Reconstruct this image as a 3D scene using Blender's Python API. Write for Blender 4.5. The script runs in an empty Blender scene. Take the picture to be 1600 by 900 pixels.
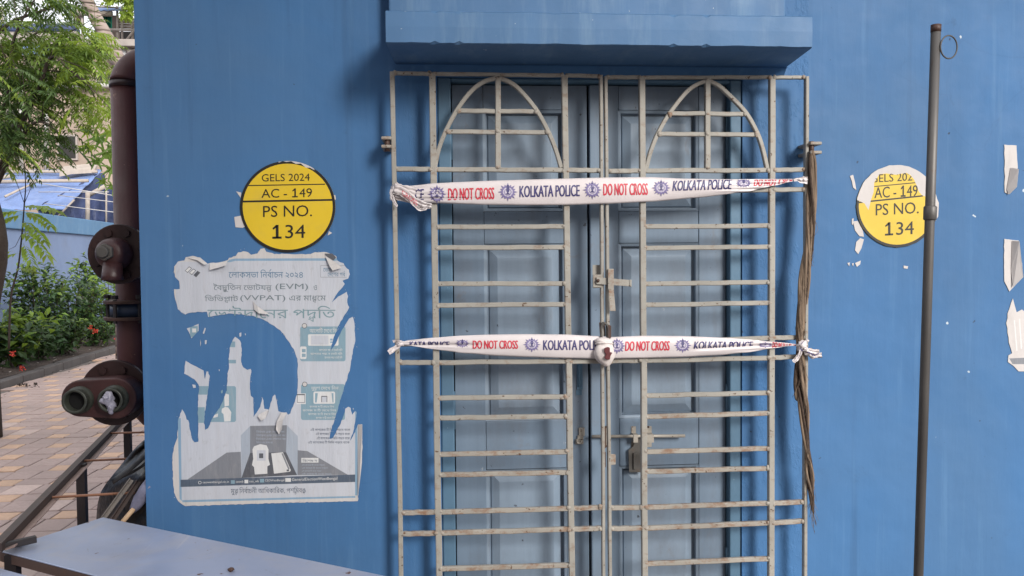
import bpy, math, random
from mathutils import Vector, Matrix, noise
from mathutils.geometry import delaunay_2d_cdt
R = math.radians
sc = bpy.context.scene
col = sc.collection
rnd = random.Random(7)

# ------------------------------------------------------------------ camera
CAM = Vector((0.0, -2.6, 1.5)); F = 1250.0
YAW, PIT, ROL = R(4.2), R(2.0), R(-0.5)
fw = Vector((math.sin(YAW)*math.cos(PIT), math.cos(YAW)*math.cos(PIT), -math.sin(PIT)))
r0 = Vector((math.cos(YAW), -math.sin(YAW), 0)); u0 = r0.cross(fw)
rt = r0*math.cos(ROL) + u0*math.sin(ROL); up = u0*math.cos(ROL) - r0*math.sin(ROL)
cd = bpy.data.cameras.new("camera"); cam = bpy.data.objects.new("camera", cd); col.objects.link(cam)
cd.sensor_width = 36; cd.lens = F/1600*36; cd.clip_start = 0.05; cd.clip_end = 800
cam.matrix_world = Matrix.Translation(CAM) @ Matrix((rt, up, -fw)).transposed().to_4x4()
sc.camera = cam
def ray(px, py): return fw + rt*((px-800)/F) - up*((py-450)/F)
def at(px, py, Y):
    d = ray(px, py); return CAM + d*((Y-CAM.y)/d.y)
def atz(px, py, z):
    d = ray(px, py); return CAM + d*((z-CAM.z)/d.z)

# ------------------------------------------------------------------ light
SUN_AZ, SUN_EL = R(29), R(24)         # to the right of the wall's normal, above the horizon
to_sun = Vector((math.sin(SUN_AZ)*math.cos(SUN_EL), -math.cos(SUN_AZ)*math.cos(SUN_EL), math.sin(SUN_EL)))
sl = bpy.data.lights.new("sun", 'SUN'); sl.energy = 3.2; sl.angle = R(20); sl.color = (1.0, 0.97, 0.92)
so = bpy.data.objects.new("sun", sl); col.objects.link(so); so.rotation_euler = (-to_sun).to_track_quat('-Z', 'Y').to_euler()
so.location = (3, -6, 6)
w = bpy.data.worlds.new("World"); sc.world = w; w.use_nodes = True
nt = w.node_tree; bg = nt.nodes['Background']
sky = nt.nodes.new('ShaderNodeTexSky'); sky.sky_type = 'NISHITA'; sky.sun_disc = False
sky.sun_elevation = SUN_EL; sky.sun_rotation = math.atan2(to_sun.x, to_sun.y); sky.dust_density = 3.0
mx = nt.nodes.new('ShaderNodeMix'); mx.data_type = 'RGBA'; mx.inputs[0].default_value = 0.85
mx.inputs[7].default_value = (9.5, 9.6, 10.0, 1)      # even white cloud over the blue
nt.links.new(sky.outputs[0], mx.inputs[6]); nt.links.new(mx.outputs[2], bg.inputs[0]); bg.inputs[1].default_value = 0.125
sc.view_settings.view_transform = 'Standard'; sc.view_settings.look = 'None'
sc.view_settings.exposure = 0.42; sc.view_settings.gamma = 1

# ------------------------------------------------------------------ materials
def lin(c):
    f = lambda v: v/12.92 if v <= .04045 else ((v+.055)/1.055)**2.4
    return tuple(f(v/255) for v in c)
class NT:
    def __init__(s, name):
        s.m = bpy.data.materials.new(name); s.m.use_nodes = True; s.t = s.m.node_tree
        s.b = s.t.nodes['Principled BSDF']; s.co = s.t.nodes.new('ShaderNodeTexCoord')
    def n(s, typ, **k):
        o = s.t.nodes.new(typ)
        for a, v in k.items(): setattr(o, a, v)
        return o
    def l(s, a, b): s.t.links.new(a, b)
    def noise(s, scale, detail=4, rough=.6, stretch=None, dist=0):
        n = s.n('ShaderNodeTexNoise'); n.inputs['Scale'].default_value = scale; n.inputs['Detail'].default_value = detail
        n.inputs['Roughness'].default_value = rough; n.inputs['Distortion'].default_value = dist
        if stretch:
            mp = s.n('ShaderNodeMapping'); mp.inputs['Scale'].default_value = stretch
            s.l(s.co.outputs['Object'], mp.inputs[0]); s.l(mp.outputs[0], n.inputs['Vector'])
        else: s.l(s.co.outputs['Object'], n.inputs['Vector'])
        return n.outputs['Fac']
    def ramp(s, src, a, b, ca=(0, 0, 0, 1), cb=(1, 1, 1, 1)):
        r = s.n('ShaderNodeValToRGB'); e = r.color_ramp.elements
        e[0].position = a; e[1].position = b; e[0].color = ca; e[1].color = cb
        s.l(src, r.inputs[0]); return r.outputs[0]
    def mix(s, fac, a, b, mode='MIX'):
        m = s.n('ShaderNodeMix', data_type='RGBA', blend_type=mode)
        for i, v in ((0, fac), (6, a), (7, b)):
            if isinstance(v, (int, float)): m.inputs[i].default_value = v
            elif isinstance(v, tuple): m.inputs[i].default_value = (*v[:3], 1)
            else: s.l(v, m.inputs[i])
        return m.outputs[2]
    def bump(s, h, strength=.3, dist=.002, prev=None):
        b = s.n('ShaderNodeBump'); b.inputs['Strength'].default_value = strength; b.inputs['Distance'].default_value = dist
        s.l(h, b.inputs['Height'])
        if prev is not None: s.l(prev, b.inputs['Normal'])
        return b.outputs[0]
    def out(s, c=None, rough=.6, metal=0, nrm=None, spec=.4):
        if isinstance(c, tuple): s.b.inputs['Base Color'].default_value = (*c[:3], 1)
        elif c is not None: s.l(c, s.b.inputs['Base Color'])
        if isinstance(rough, (int, float)): s.b.inputs['Roughness'].default_value = rough
        else: s.l(rough, s.b.inputs['Roughness'])
        s.b.inputs['Metallic'].default_value = metal; s.b.inputs['Specular IOR Level'].default_value = spec
        if nrm is not None: s.l(nrm, s.b.inputs['Normal'])
        return s.m
def math1(t, op, a, b):
    m = t.n('ShaderNodeMath', operation=op)
    for i, v in ((0, a), (1, b)):
        if isinstance(v, (int, float)): m.inputs[i].default_value = v
        else: t.l(v, m.inputs[i])
    return m.outputs[0]
def sc3(c, k): return tuple(v*k for v in c)

def painted(name, c, rough=.5, var=.12, scale=2.5, grime=(.2, .17, .14), g=.25, gs=6, stretch=(1, 1, .35), bumpk=.25, chips=None, bd=.0015, bscale=60):
    t = NT(name)
    base = t.mix(t.ramp(t.noise(scale, 3, .55, stretch), .3, .7), sc3(c, 1-var), sc3(c, 1+var))
    d = t.ramp(t.noise(gs, 6, .7, stretch), .52, .8)
    base = t.mix(math1(t, 'MULTIPLY', d, g), base, grime)
    if chips:
        k = t.ramp(t.noise(chips[1], 5, .7), chips[2], chips[2]+.02)
        base = t.mix(k, base, chips[0])
    h = t.noise(bscale, 4, .6); h2 = t.noise(7, 3, .5)
    nb = t.bump(h2, bumpk, bd*4); nb = t.bump(h, bumpk, bd, nb)
    ro = t.ramp(t.noise(12, 4), .2, .8, (rough-.1,)*3+(1,), (rough+.12,)*3+(1,))
    return t.out(base, ro, 0, nb)
M = {}
BLUE = (0.052, 0.146, 0.312)
def wall_mat():
    t = NT('blue_wall_paint')
    a = t.mix(t.ramp(t.noise(1.6, 4, .55, (1, 1, .5)), .3, .7), (.050, .128, .265), (.052, .156, .345))
    a = t.mix(math1(t, 'MULTIPLY', t.ramp(t.noise(5, 5, .65, (2.2, 1, .25)), .5, .8), .22), a, (.080, .20, .40))
    a = t.mix(math1(t, 'MULTIPLY', t.ramp(t.noise(9, 6, .7, (1, 1, .5)), .58, .8), .25), a, (.045, .09, .18))
    # small knocks showing the lime under the paint, and black specks
    a = t.mix(t.ramp(t.noise(23, 2, .4), .775, .785), a, (.5, .56, .6))
    a = t.mix(math1(t, 'MULTIPLY', t.ramp(t.noise(60, 5, .7, (.35, 1, 1.2)), .68, .72), .3), a, (.16, .27, .42))
    a = t.mix(math1(t, 'MULTIPLY', t.ramp(t.noise(7, 6, .78, None, .6), .62, .74), .4), a, (.032, .075, .15))
    a = t.mix(t.ramp(t.noise(41, 2, .3), .785, .795), a, (.03, .05, .09))
    vo = t.n('ShaderNodeTexVoronoi'); vo.feature = 'DISTANCE_TO_EDGE'; vo.inputs['Scale'].default_value = 1.7
    mpv = t.n('ShaderNodeMapping'); t.l(t.co.outputs['Object'], mpv.inputs[0]); nv_ = t.n('ShaderNodeTexNoise'); nv_.inputs['Scale'].default_value = 6; nv_.inputs['Detail'].default_value = 6
    va = t.n('ShaderNodeVectorMath', operation='MULTIPLY_ADD'); t.l(nv_.outputs['Color'], va.inputs[0]); va.inputs[1].default_value = (.22, .22, .22); t.l(t.co.outputs['Object'], va.inputs[2]); t.l(va.outputs[0], vo.inputs['Vector'])
    crk = t.ramp(vo.outputs['Distance'], 0, .0035, (1, 1, 1, 1), (0, 0, 0, 1)); crk = math1(t, 'MULTIPLY', crk, t.ramp(t.noise(1.3, 2), .50, .60))
    a = t.mix(math1(t, 'MULTIPLY', crk, .10), a, (.02, .05, .11))
    a = t.mix(math1(t, 'MULTIPLY', t.ramp(t.noise(.9, 5, .6, None, .8), .42, .70), .5), a, (.078, .158, .285))      # chalky, faded areas
    a = t.mix(math1(t, 'MULTIPLY', t.ramp(t.noise(17, 4, .6, (1.6, 1, .07)), .57, .75), .42), a, (.105, .22, .39))
    a = t.mix(math1(t, 'MULTIPLY', t.ramp(t.noise(12, 4, .6, (1.4, 1, .06)), .58, .75), .38), a, (.034, .082, .17))
    # flaking, crumbling plaster beside the right-hand frame
    sep = t.n('ShaderNodeSeparateXYZ'); t.l(t.co.outputs['Object'], sep.inputs[0])
    x0, x1 = at(1158, 300, 0).x, at(1262, 300, 0).x
    mk = math1(t, 'MULTIPLY', t.ramp(sep.outputs[0], x0, x0+.02) if False else math1(t, 'GREATER_THAN', sep.outputs[0], x0), math1(t, 'LESS_THAN', sep.outputs[0], x1))
    xl = at(690, 300, 0).x; xm = at(618, 300, 0).x
    mk2 = math1(t, 'MULTIPLY', math1(t, 'GREATER_THAN', sep.outputs[0], xm), math1(t, 'LESS_THAN', sep.outputs[0], xl))
    mk = math1(t, 'ADD', mk, math1(t, 'MULTIPLY', mk2, .45))
    cr = t.ramp(t.noise(22, 5, .7, (1, 1, .5)), .5, .62)
    fl = math1(t, 'MULTIPLY', mk, cr)
    a = t.mix(math1(t, 'MULTIPLY', math1(t, 'MULTIPLY', mk, t.ramp(t.noise(30, 4, .7, (1, 1, .4)), .62, .70)), .35), a, (.065, .14, .27))
    nb = t.bump(t.noise(3.2, 3, .5), .5, .02)
    nb = t.bump(t.noise(11, 3, .5), .35, .004, nb)
    nb = t.bump(t.noise(70, 5, .6, (1, 1, .6)), .25, .0014, nb)
    nb = t.bump(t.noise(16, 3, .5, (3, 1, .35)), .2, .003, nb)
    nb = t.bump(fl, .5, .003, nb)
    ro = t.ramp(t.noise(8, 4), .2, .8, (.5,)*3+(1,), (.7,)*3+(1,))
    return t.out(a, ro, 0, nb, .22)
M['wall'] = wall_mat()
M['canopy'] = painted('pale_blue_ledge_paint', (.066, .155, .30), .6, .07, 3, (.30, .42, .5), .3, 5, (2.5, 1, .3), .3, ((.55, .6, .62), 26, .70))
M['frame'] = painted('teal_blue_frame_paint', (.085, .165, .25), .5, .16, 4, (.05, .09, .13), .35, 9, (1.5, 1, .3), .35, ((.25, .38, .45), 30, .68))
M['door'] = painted('grey_blue_door_paint', (.178, .232, .295), .42, .10, 3, (.15, .14, .14), .35, 7, (2.5, 1, .25), .2, ((.06, .07, .09), 38, .72))
M['door2'] = painted('grey_blue_door_field_paint', (.195, .25, .315), .42, .10, 3.3, (.16, .15, .15), .25, 6, (2.5, 1, .3), .2)
def door_paint(name, c):
    t = NT(name)
    a = t.mix(t.ramp(t.noise(3, 4, .6, (2.5, 1, .3)), .3, .7), sc3(c, .86), sc3(c, 1.08))
    a = t.mix(math1(t, 'MULTIPLY', t.ramp(t.noise(46, 3, .6, (1, 1, .05)), .45, .75), .22), a, sc3(c, .62))          # grain
    a = t.mix(math1(t, 'MULTIPLY', t.ramp(t.noise(5, 6, .7, (1, 1, .5)), .48, .75), .5), a, (.115, .115, .125))        # hand dirt, dust
    a = t.mix(math1(t, 'MULTIPLY', t.ramp(t.noise(9, 6, .75, (1, 1, .7), 1), .60, .72), .45), a, (.16, .135, .12))
    a = t.mix(t.ramp(t.noise(38, 4, .6), .70, .73), a, (.05, .06, .08))
    a = t.mix(t.ramp(t.noise(26, 5, .7, (1, 1, .4)), .71, .73), a, (.33, .36, .40))
    nb = t.bump(t.noise(60, 3, .6, (1, 1, .04)), .35, .0012); nb = t.bump(t.noise(9, 3), .2, .004, nb)
    return t.out(a, t.ramp(t.noise(12, 4), .2, .8, (.36,)*3+(1,), (.6,)*3+(1,)), 0, nb)
M['door'] = door_paint('grey_blue_door_wood', (.155, .212, .285)); M['door2'] = door_paint('grey_blue_door_panel_wood', (.20, .26, .335))
M['putty'] = painted('brown_dust_on_bevel', (.20, .17, .16), .7, .15, 8)
M['line'] = NT('dark_joint').out((.008, .01, .014), .9)
def metal_bar(name, c, rust=(.20, .095, .045), amt=.5, th=.56):
    t = NT(name)
    a = t.mix(t.ramp(t.noise(9, 4), .3, .7), sc3(c, .86), sc3(c, 1.12))
    k = t.ramp(t.noise(28, 6, .72, (1, 1, 1.6)), th, th+.16)
    a = t.mix(math1(t, 'MULTIPLY', k, amt), a, rust)
    a = t.mix(t.ramp(t.noise(70, 3, .6), .66, .70), a, sc3(rust, .5))
    nb = t.bump(t.noise(90, 4), .35, .001)
    return t.out(a, .55, 0, nb)
M['bar'] = metal_bar('cream_grille_paint', (.295, .28, .25), (.17, .09, .05), .55, .53)
M['barr'] = metal_bar('rusting_grille_paint', (.30, .275, .24), amt=.75, th=.48)
M['rustbar'] = metal_bar('brown_angle_iron', (.10, .065, .055), (.17, .08, .045), .7)
M['litrust'] = metal_bar('lit_angle_flange', (.26, .18, .155), (.12, .065, .045), .6)  # paler copy of the angle iron: light on the flange put into its colour
M['darkrust'] = metal_bar('dark_brown_angle_iron', (.055, .038, .034), (.12, .065, .045), .7)
M['darkbar'] = metal_bar('dark_steel_post', (.022, .018, .02), (.05, .03, .02), .4)
M['rod'] = metal_bar('red_brown_rod', (.26, .12, .07))
M['pole'] = None
def pole_mat():
    t = NT('galvanised_pole')
    a = t.mix(t.ramp(t.noise(6, 4, .6, (1, 1, .3)), .3, .7), (.075, .07, .068), (.14, .132, .125))
    a = t.mix(math1(t, 'MULTIPLY', t.ramp(t.noise(30, 5, .7), .6, .72), .5), a, (.10, .055, .03))
    return t.out(a, .5, .35, t.bump(t.noise(80, 3), .3, .0008))
M['pole'] = pole_mat()
M['rusty'] = metal_bar('rusty_cap', (.06, .03, .022), (.14, .06, .03), .6)
M['pipe'] = painted('oxide_red_pipe_paint', (.085, .031, .030), .5, .25, 6, (.03, .018, .017), .6, 10, (2, 2, .4), .6, ((.24, .13, .09), 26, .68), .002, 40)
M['plate'] = painted('worn_maroon_casting', (.050, .020, .020), .45, .3, 7, (.015, .012, .012), .7, 12, (1, 1, 1), .7, ((.16, .10, .08), 30, .70), .002, 45)
M['flange'] = painted('dark_oxide_flange_paint', (.030, .014, .014), .4, .25, 8, (.012, .010, .010), .6, 14, (1, 1, 1), .5)
M['brass'] = painted('tarnished_green_brass', (.035, .038, .030), .42, .3, 12, (.02, .02, .018), .6, 20, (1, 1, 1), .4)
M['hole'] = NT('dark_bore').out((.004, .004, .004), .8)
M['band'] = painted('navy_paint', (.022, .04, .075), .4, .2)
M['steel'] = metal_bar('bright_worn_steel', (.36, .33, .29), (.16, .09, .05), .6)
M['steel'].node_tree.nodes['Principled BSDF'].inputs['Metallic'].default_value = .5
M['darkalu'] = metal_bar('dull_aluminium', (.17, .15, .135), (.08, .06, .05), .6)
M['grime_steel'] = metal_bar('dull_lock_steel', (.07, .065, .06), (.10, .06, .035), .6)
def plain(name, c, rough=.6, var=.06, scale=12, bk=.15, bd=.001, bs=50, metal=0):
    t = NT(name)
    a = t.mix(t.ramp(t.noise(scale, 4), .3, .7), sc3(c, 1-var), sc3(c, 1+var))
    return t.out(a, rough, metal, t.bump(t.noise(bs, 3), bk, bd))
M['tape'] = plain('white_plastic_tape', (.60, .55, .555), .30, .04, 6, .4, .004, 11)
M['navy'] = plain('navy_print', (.045, .04, .14), .45, .15, 40)
M['red'] = plain('red_print', (.52, .035, .06), .45, .12, 40)
M['violet'] = plain('violet_print', (.17, .145, .29), .5, .15, 40)
M['pale_violet'] = plain('pale_violet_print', (.50, .46, .54), .5, .1, 40)
M['cloth'] = plain('grubby_white_cloth', (.62, .56, .54), .8, .1, 18, .5, .003, 60)
M['stain'] = plain('dried_dark_red_wax', (.10, .018, .022), .5, .2, 30)
M['yellow'] = painted('yellow_sticker_print', (.64, .445, .026), .4, .05, 8, (.42, .32, .10), .3, 12, (1, 1, 1), .08)
M['yellow2'] = painted('sunbleached_yellow_print', (.57, .40, .030), .45, .07, 8, (.55, .46, .22), .3, 12, (1, 1, 1), .08)
M['black'] = plain('black_print', (.012, .011, .010), .5, .3, 40)
M['scrap'] = painted('torn_white_paper', (.52, .49, .48), .75, .06, 9, (.33, .30, .29), .4, 16, (1, 1, .5), .3)
def poster_mat(name, c, sat=1):
    t = NT(name)
    a = t.mix(t.ramp(t.noise(6, 4, .6, (4, 1, .5)), .3, .75), sc3(c, .92), sc3(c, 1.06))
    a = t.mix(math1(t, 'MULTIPLY', t.ramp(t.noise(18, 6, .75, (2.5, 1, .5)), .52, .75), .30), a, (.44, .40, .39))
    a = t.mix(math1(t, 'MULTIPLY', t.ramp(t.noise(38, 5, .75, (1.2, 1, .7)), .58, .70), .25), a, (.24, .22, .21))
    nb = t.bump(t.noise(20, 4, .6, (3, 1, .5)), .5, .0035)
    nb = t.bump(t.noise(6, 2, .5, (2, 1, .6), 1.2), .3, .006, nb)
    return t.out(a, .6, 0, nb)
M['poster'] = poster_mat('poster_paper', (.47, .49, .54))
M['posteredge'] = poster_mat('poster_white_edge', (.52, .50, .49))
M['pteal'] = poster_mat('poster_teal_print', (.20, .31, .375))
M['pline'] = poster_mat('poster_blue_line', (.21, .33, .45))
M['pgrey'] = poster_mat('poster_grey_print', (.19, .20, .225))
M['pgrey2'] = poster_mat('poster_light_grey_print', (.33, .37, .43))
M['pdark'] = poster_mat('poster_dark_grey_print', (.085, .09, .105))
M['pband'] = poster_mat('poster_slate_band', (.075, .10, .14))
M['ptext'] = poster_mat('poster_grey_lettering', (.15, .19, .21))
M['ptextb'] = poster_mat('poster_blue_lettering', (.085, .18, .28))
M['ptextt'] = poster_mat('poster_teal_lettering', (.17, .27, .30))
M['pwhite'] = poster_mat('poster_white_lettering', (.60, .60, .60))
M['rope'] = None
def rope_mat():
    t = NT('frayed_jute')
    a = t.mix(t.ramp(t.noise(40, 4, .6, (1, 1, .08)), .35, .65), (.07, .048, .034), (.30, .22, .155))
    return t.out(a, .9, 0, t.bump(t.noise(220, 3, .6, (1, 1, .15)), .6, .002))
M['rope'] = rope_mat(); M['rope2'] = plain('dark_old_cord', (.055, .036, .026), .9, .35, 60, .6, .002, 200)
def sheet_mat():
    t = NT('blue_grey_steel_sheet')
    a = t.mix(t.ramp(t.noise(2.2, 4), .3, .7), (.27, .32, .45), (.38, .42, .54))
    a = t.mix(math1(t, 'MULTIPLY', t.ramp(t.noise(5, 6, .75, None, 1.2), .48, .66), .5), a, (.40, .39, .42))
    a = t.mix(math1(t, 'MULTIPLY', t.ramp(t.noise(40, 3, .6, (1, .05, 1)), .66, .70), .35), a, (.50, .50, .53))
    a = t.mix(math1(t, 'MULTIPLY', t.ramp(t.noise(6, 5, .8, None, 2), .62, .66), .4), a, (.20, .20, .22))
    a = t.mix(t.ramp(t.noise(34, 3, .5), .72, .74), a, (.12, .05, .03))
    nb = t.bump(t.noise(3, 3), .25, .01)
    return t.out(a, t.ramp(t.noise(9, 5), .3, .7, (.28,)*3+(1,), (.5,)*3+(1,)), .25, nb)
M['sheet'] = sheet_mat()
M['tarpblack'] = plain('black_plastic_sheet', (.009, .009, .010), .36, .3, 8, .7, .012, 14)
M['wood'] = plain('pale_wood_handle', (.46, .31, .19), .6, .1)
M['bamboo'] = painted('weathered_bamboo', (.36, .31, .27), .7, .1, 10)
def tile_mat(name, c):
    t = NT(name)
    oi = t.n('ShaderNodeObjectInfo')
    a = t.mix(oi.outputs['Random'], sc3(c, .91), sc3(c, 1.08))
    a = t.mix(t.ramp(t.noise(30, 5, .7), .3, .7), sc3(c, .8), a)
    g = t.n('ShaderNodeNewGeometry'); n = t.n('ShaderNodeTexNoise'); n.inputs['Scale'].default_value = 1.1; n.inputs['Detail'].default_value = 6
    t.l(g.outputs['Position'], n.inputs['Vector'])
    a = t.mix(math1(t, 'MULTIPLY', t.ramp(n.outputs['Fac'], .45, .7), .45), a, (.17, .14, .125))
    return t.out(a, .75, 0, t.bump(t.noise(120, 4), .4, .002))
M['tile_g'] = tile_mat('grey_paver', (.45, .335, .30))
M['tile_p'] = tile_mat('pale_paver', (.60, .455, .40))
M['tile_o'] = tile_mat('orange_paver', (.64, .42, .29))
M['ground'] = painted('dusty_concrete_ground', (.14, .12, .11), .85, .15, 1.2, (.08, .07, .06), .4, 5, (1, 1, 1), .4)
M['soil'] = painted('dark_garden_soil', (.055, .038, .030), .95, .3, 5, (.02, .015, .012), .5, 12, (1, 1, 1), .8, None, .01)
M['kerb'] = painted('grey_kerb_concrete', (.085, .075, .072), .85, .15, 4)
M['bwall'] = painted('pale_blue_compound_wall', (.18, .24, .38), .7, .1, 1.2, (.20, .22, .27), .4, 3, (1, 1, .6), .3)
M['coping'] = painted('blue_coping', (.105, .215, .36), .7, .1, 1.5, (.3, .4, .45), .4, 4)
M['beige'] = painted('stained_beige_plaster', (.36, .28, .23), .85, .16, .7, (.22, .17, .145), .6, 1.6, (1, 1, .6), .3)
M['cream'] = painted('cream_plaster', (.50, .42, .36), .85, .08, 1)
M['slab'] = painted('grey_slab_edge', (.33, .29, .27), .85, .15, 3)
M['wpipe'] = plain('white_pvc', (.46, .44, .43), .4)
M['tarp'] = painted('faded_blue_tarpaulin', (.15, .22, .42), .45, .2, 1.5, (.34, .38, .50), .5, 2, (1, 1, 1), .6, None, .01)
M['tarpd'] = painted('dark_blue_tarpaulin', (.035, .05, .12), .5, .3, 2, (.08, .10, .18), .5, 4, (1, 1, 1), .7, None, .01)
M['green'] = plain('green_plastic_sheet', (.02, .24, .17), .5, .2, 3)
M['tin'] = painted('rusty_tin_sheet', (.25, .19, .16), .6, .2, 2)
M['dim'] = plain('unlit_room', (.03, .028, .028), .9)
M['ringp'] = plain('grey_ring_paint', (.22, .19, .18), .8)
def leaf_mat(name, c, tr=.4):
    t = NT(name)
    g = t.n('ShaderNodeNewGeometry')
    n = t.noise(3.5, 2)
    a = t.mix(g.outputs['Random Per Island'], sc3(c, .6), sc3(c, 1.5))
    a = t.mix(t.ramp(n, .35, .65), a, t.mix(.5, a, (c[0]*1.9, c[1]*1.45, c[2]*.8)))
    t.out(a, .45)
    tl = t.n('ShaderNodeBsdfTranslucent'); t.l(t.mix(.5, a, (c[0]*2.6, c[1]*2.2, c[2]*.8)), tl.inputs[0])
    ms = t.n('ShaderNodeMixShader'); ms.inputs[0].default_value = tr
    t.l(t.b.outputs[0], ms.inputs[1]); t.l(tl.outputs[0], ms.inputs[2]); t.l(ms.outputs[0], t.t.nodes['Material Output'].inputs[0])
    return t.m
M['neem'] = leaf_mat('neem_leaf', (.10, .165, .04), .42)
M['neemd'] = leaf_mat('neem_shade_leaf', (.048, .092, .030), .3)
M['lime'] = leaf_mat('young_neem_leaf', (.19, .29, .06), .45)
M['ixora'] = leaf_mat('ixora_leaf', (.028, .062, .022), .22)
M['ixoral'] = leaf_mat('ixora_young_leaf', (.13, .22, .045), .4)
M['papaya'] = leaf_mat('papaya_leaf', (.115, .21, .060), .35)
M['petal'] = plain('red_petal', (.62, .06, .04), .6, .2)
M['bark'] = painted('brown_bark', (.034, .024, .019), .9, .25, 8, (.04, .03, .02), .5, 14, (1, 1, .3), .8, None, .006)
M['twig'] = plain('dark_twig', (.045, .032, .025), .8)
def palm_bark():
    t = NT('ringed_palm_bark')
    wv = t.n('ShaderNodeTexWave'); wv.bands_direction = 'Z'; wv.inputs['Scale'].default_value = 3.0; wv.inputs['Distortion'].default_value = 3; wv.inputs['Detail'].default_value = 3
    t.l(t.co.outputs['Object'], wv.inputs[0])
    a = t.mix(t.ramp(t.noise(5, 4), .3, .7), (.21, .16, .14), (.34, .27, .24))
    a = t.mix(t.ramp(wv.outputs[1], .0, .22, (1, 1, 1, 1), (0, 0, 0, 1)), a, (.10, .075, .06))
    return t.out(a, .9, 0, t.bump(wv.outputs[1], .5, .02))
M['palm'] = palm_bark()

# ------------------------------------------------------------------ mesh helpers
class MB:
    def __init__(s): s.v = []; s.f = []; s.mi = []; s.cur = 0; s.sm = []; s.smooth = False
    def add(s, vs, fs):
        o = len(s.v); s.v += [tuple(v) for v in vs]; s.f += [tuple(i+o for i in f) for f in fs]
        s.mi += [s.cur]*len(fs); s.sm += [s.smooth]*len(fs)
    def box(s, a, b):
        (x0, y0, z0), (x1, y1, z1) = a, b
        x0, x1 = sorted((x0, x1)); y0, y1 = sorted((y0, y1)); z0, z1 = sorted((z0, z1))
        s.add([(x0, y0, z0), (x1, y0, z0), (x1, y1, z0), (x0, y1, z0), (x0, y0, z1), (x1, y0, z1), (x1, y1, z1), (x0, y1, z1)],
              [(0, 3, 2, 1), (4, 5, 6, 7), (0, 1, 5, 4), (1, 2, 6, 5), (2, 3, 7, 6), (3, 0, 4, 7)])
    def quadprism(s, q0, q1):       # two quads (lists of 4), joined
        s.add(list(q0)+list(q1), [(0, 3, 2, 1), (4, 5, 6, 7), (0, 1, 5, 4), (1, 2, 6, 5), (2, 3, 7, 6), (3, 0, 4, 7)])
    def sweep(s, path, prof, side=None, cap=True, closed=False):
        # prof: list of (a,b) offsets along side / other axis, or function i->list
        n = len(path); rings = []
        P = [Vector(p) for p in path]; prev = None
        for i, p in enumerate(P):
            if closed: t = (P[(i+1) % n]-P[i-1]).normalized()
            else: t = (P[min(i+1, n-1)]-P[max(i-1, 0)]).normalized()
            if side is not None: a = Vector(side)
            elif prev is not None: a = prev
            else: a = Vector((0, 0, 1)) if abs(t.z) < .9 else Vector((1, 0, 0))
            a = (a - t*a.dot(t)).normalized(); prev = a; b = t.cross(a)
            pr = prof(i) if callable(prof) else prof
            rings.append([p+a*x+b*y for x, y in pr])
        k = len(rings[0]); vs = [v for r in rings for v in r]; fs = []
        for i in range(n if closed else n-1):
            j = (i+1) % n
            for q in range(k):
                fs.append((i*k+q, i*k+(q+1) % k, j*k+(q+1) % k, j*k+q))
        if cap and not closed: fs += [tuple(range(k))[::-1], tuple((n-1)*k+q for q in range(k))]
        s.add(vs, fs)
    def tube(s, path, r, n=10, cap=True, closed=False):
        f = r if callable(r) else (lambda i: r)
        s.sweep(path, lambda i: [(f(i)*math.cos(2*math.pi*q/n), f(i)*math.sin(2*math.pi*q/n)) for q in range(n)], None, cap, closed)
    def disc(s, c, axis, r, h, n=28, r2=None):
        c = Vector(c); ax = Vector(axis).normalized()
        s.sweep([c, c+ax*h], lambda i: [((r if i == 0 or r2 is None else r2)*math.cos(2*math.pi*q/n), (r if i == 0 or r2 is None else r2)*math.sin(2*math.pi*q/n)) for q in range(n)])
    def blob(s, c, r, seg=10, rings=7, amp=.15, fr=30, sx=1, sy=1, sz=1):
        c = Vector(c); vs = []; fs = []
        for i in range(rings+1):
            th = math.pi*i/rings
            for j in range(seg):
                ph = 2*math.pi*j/seg
                d = Vector((math.sin(th)*math.cos(ph)*sx, math.sin(th)*math.sin(ph)*sy, math.cos(th)*sz))
                k = 1+amp*noise.noise((c+d*r)*fr)*2
                vs.append(c+d*r*k)
        for i in range(rings):
            for j in range(seg):
                a, b = i*seg+j, i*seg+(j+1) % seg
                fs.append((a, a+seg, b+seg, b))
        s.add(vs, fs)
    def lathe(s, c, axis, prof, n=28):      # prof: (radius, distance along axis)
        c = Vector(c); ax = Vector(axis).normalized(); u = ax.orthogonal().normalized(); v = ax.cross(u)
        vs = [c+ax*d+(u*math.cos(2*math.pi*j/n)+v*math.sin(2*math.pi*j/n))*r for r, d in prof for j in range(n)]
        fs = [(i*n+j, i*n+(j+1) % n, (i+1)*n+(j+1) % n, (i+1)*n+j) for i in range(len(prof)-1) for j in range(n)]
        s.add(vs, fs)
    def build(s, name, mats, parent=None, loc=None, **props):
        me = bpy.data.meshes.new(name)
        org = Vector(loc) if loc is not None else Vector((0, 0, 0))
        me.from_pydata([tuple(Vector(v)-org) for v in s.v], [], s.f)
        if not isinstance(mats, (list, tuple)): mats = [mats]
        for m in mats: me.materials.append(m)
        if len(mats) > 1: me.polygons.foreach_set('material_index', s.mi)
        me.polygons.foreach_set('use_smooth', s.sm)
        me.update()
        o = bpy.data.objects.new(name, me); col.objects.link(o); o.location = org
        if parent is not None: o.parent = parent; o.location = org - wloc(parent)
        for k, v in props.items(): o[k] = v
        return o
def wloc(o):
    v = Vector((0, 0, 0))
    while o is not None: v += o.location; o = o.parent
    return v
def thing(name, label, cat, loc=(0, 0, 0), group=None):
    o = bpy.data.objects.new(name, None); col.objects.link(o); o.location = loc; o.empty_display_size = .1
    o['label'] = label; o['category'] = cat
    if group: o['group'] = group
    return o
def tag(o, label, cat, group=None):
    o['label'] = label; o['category'] = cat
    if group: o['group'] = group
    return o
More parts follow.
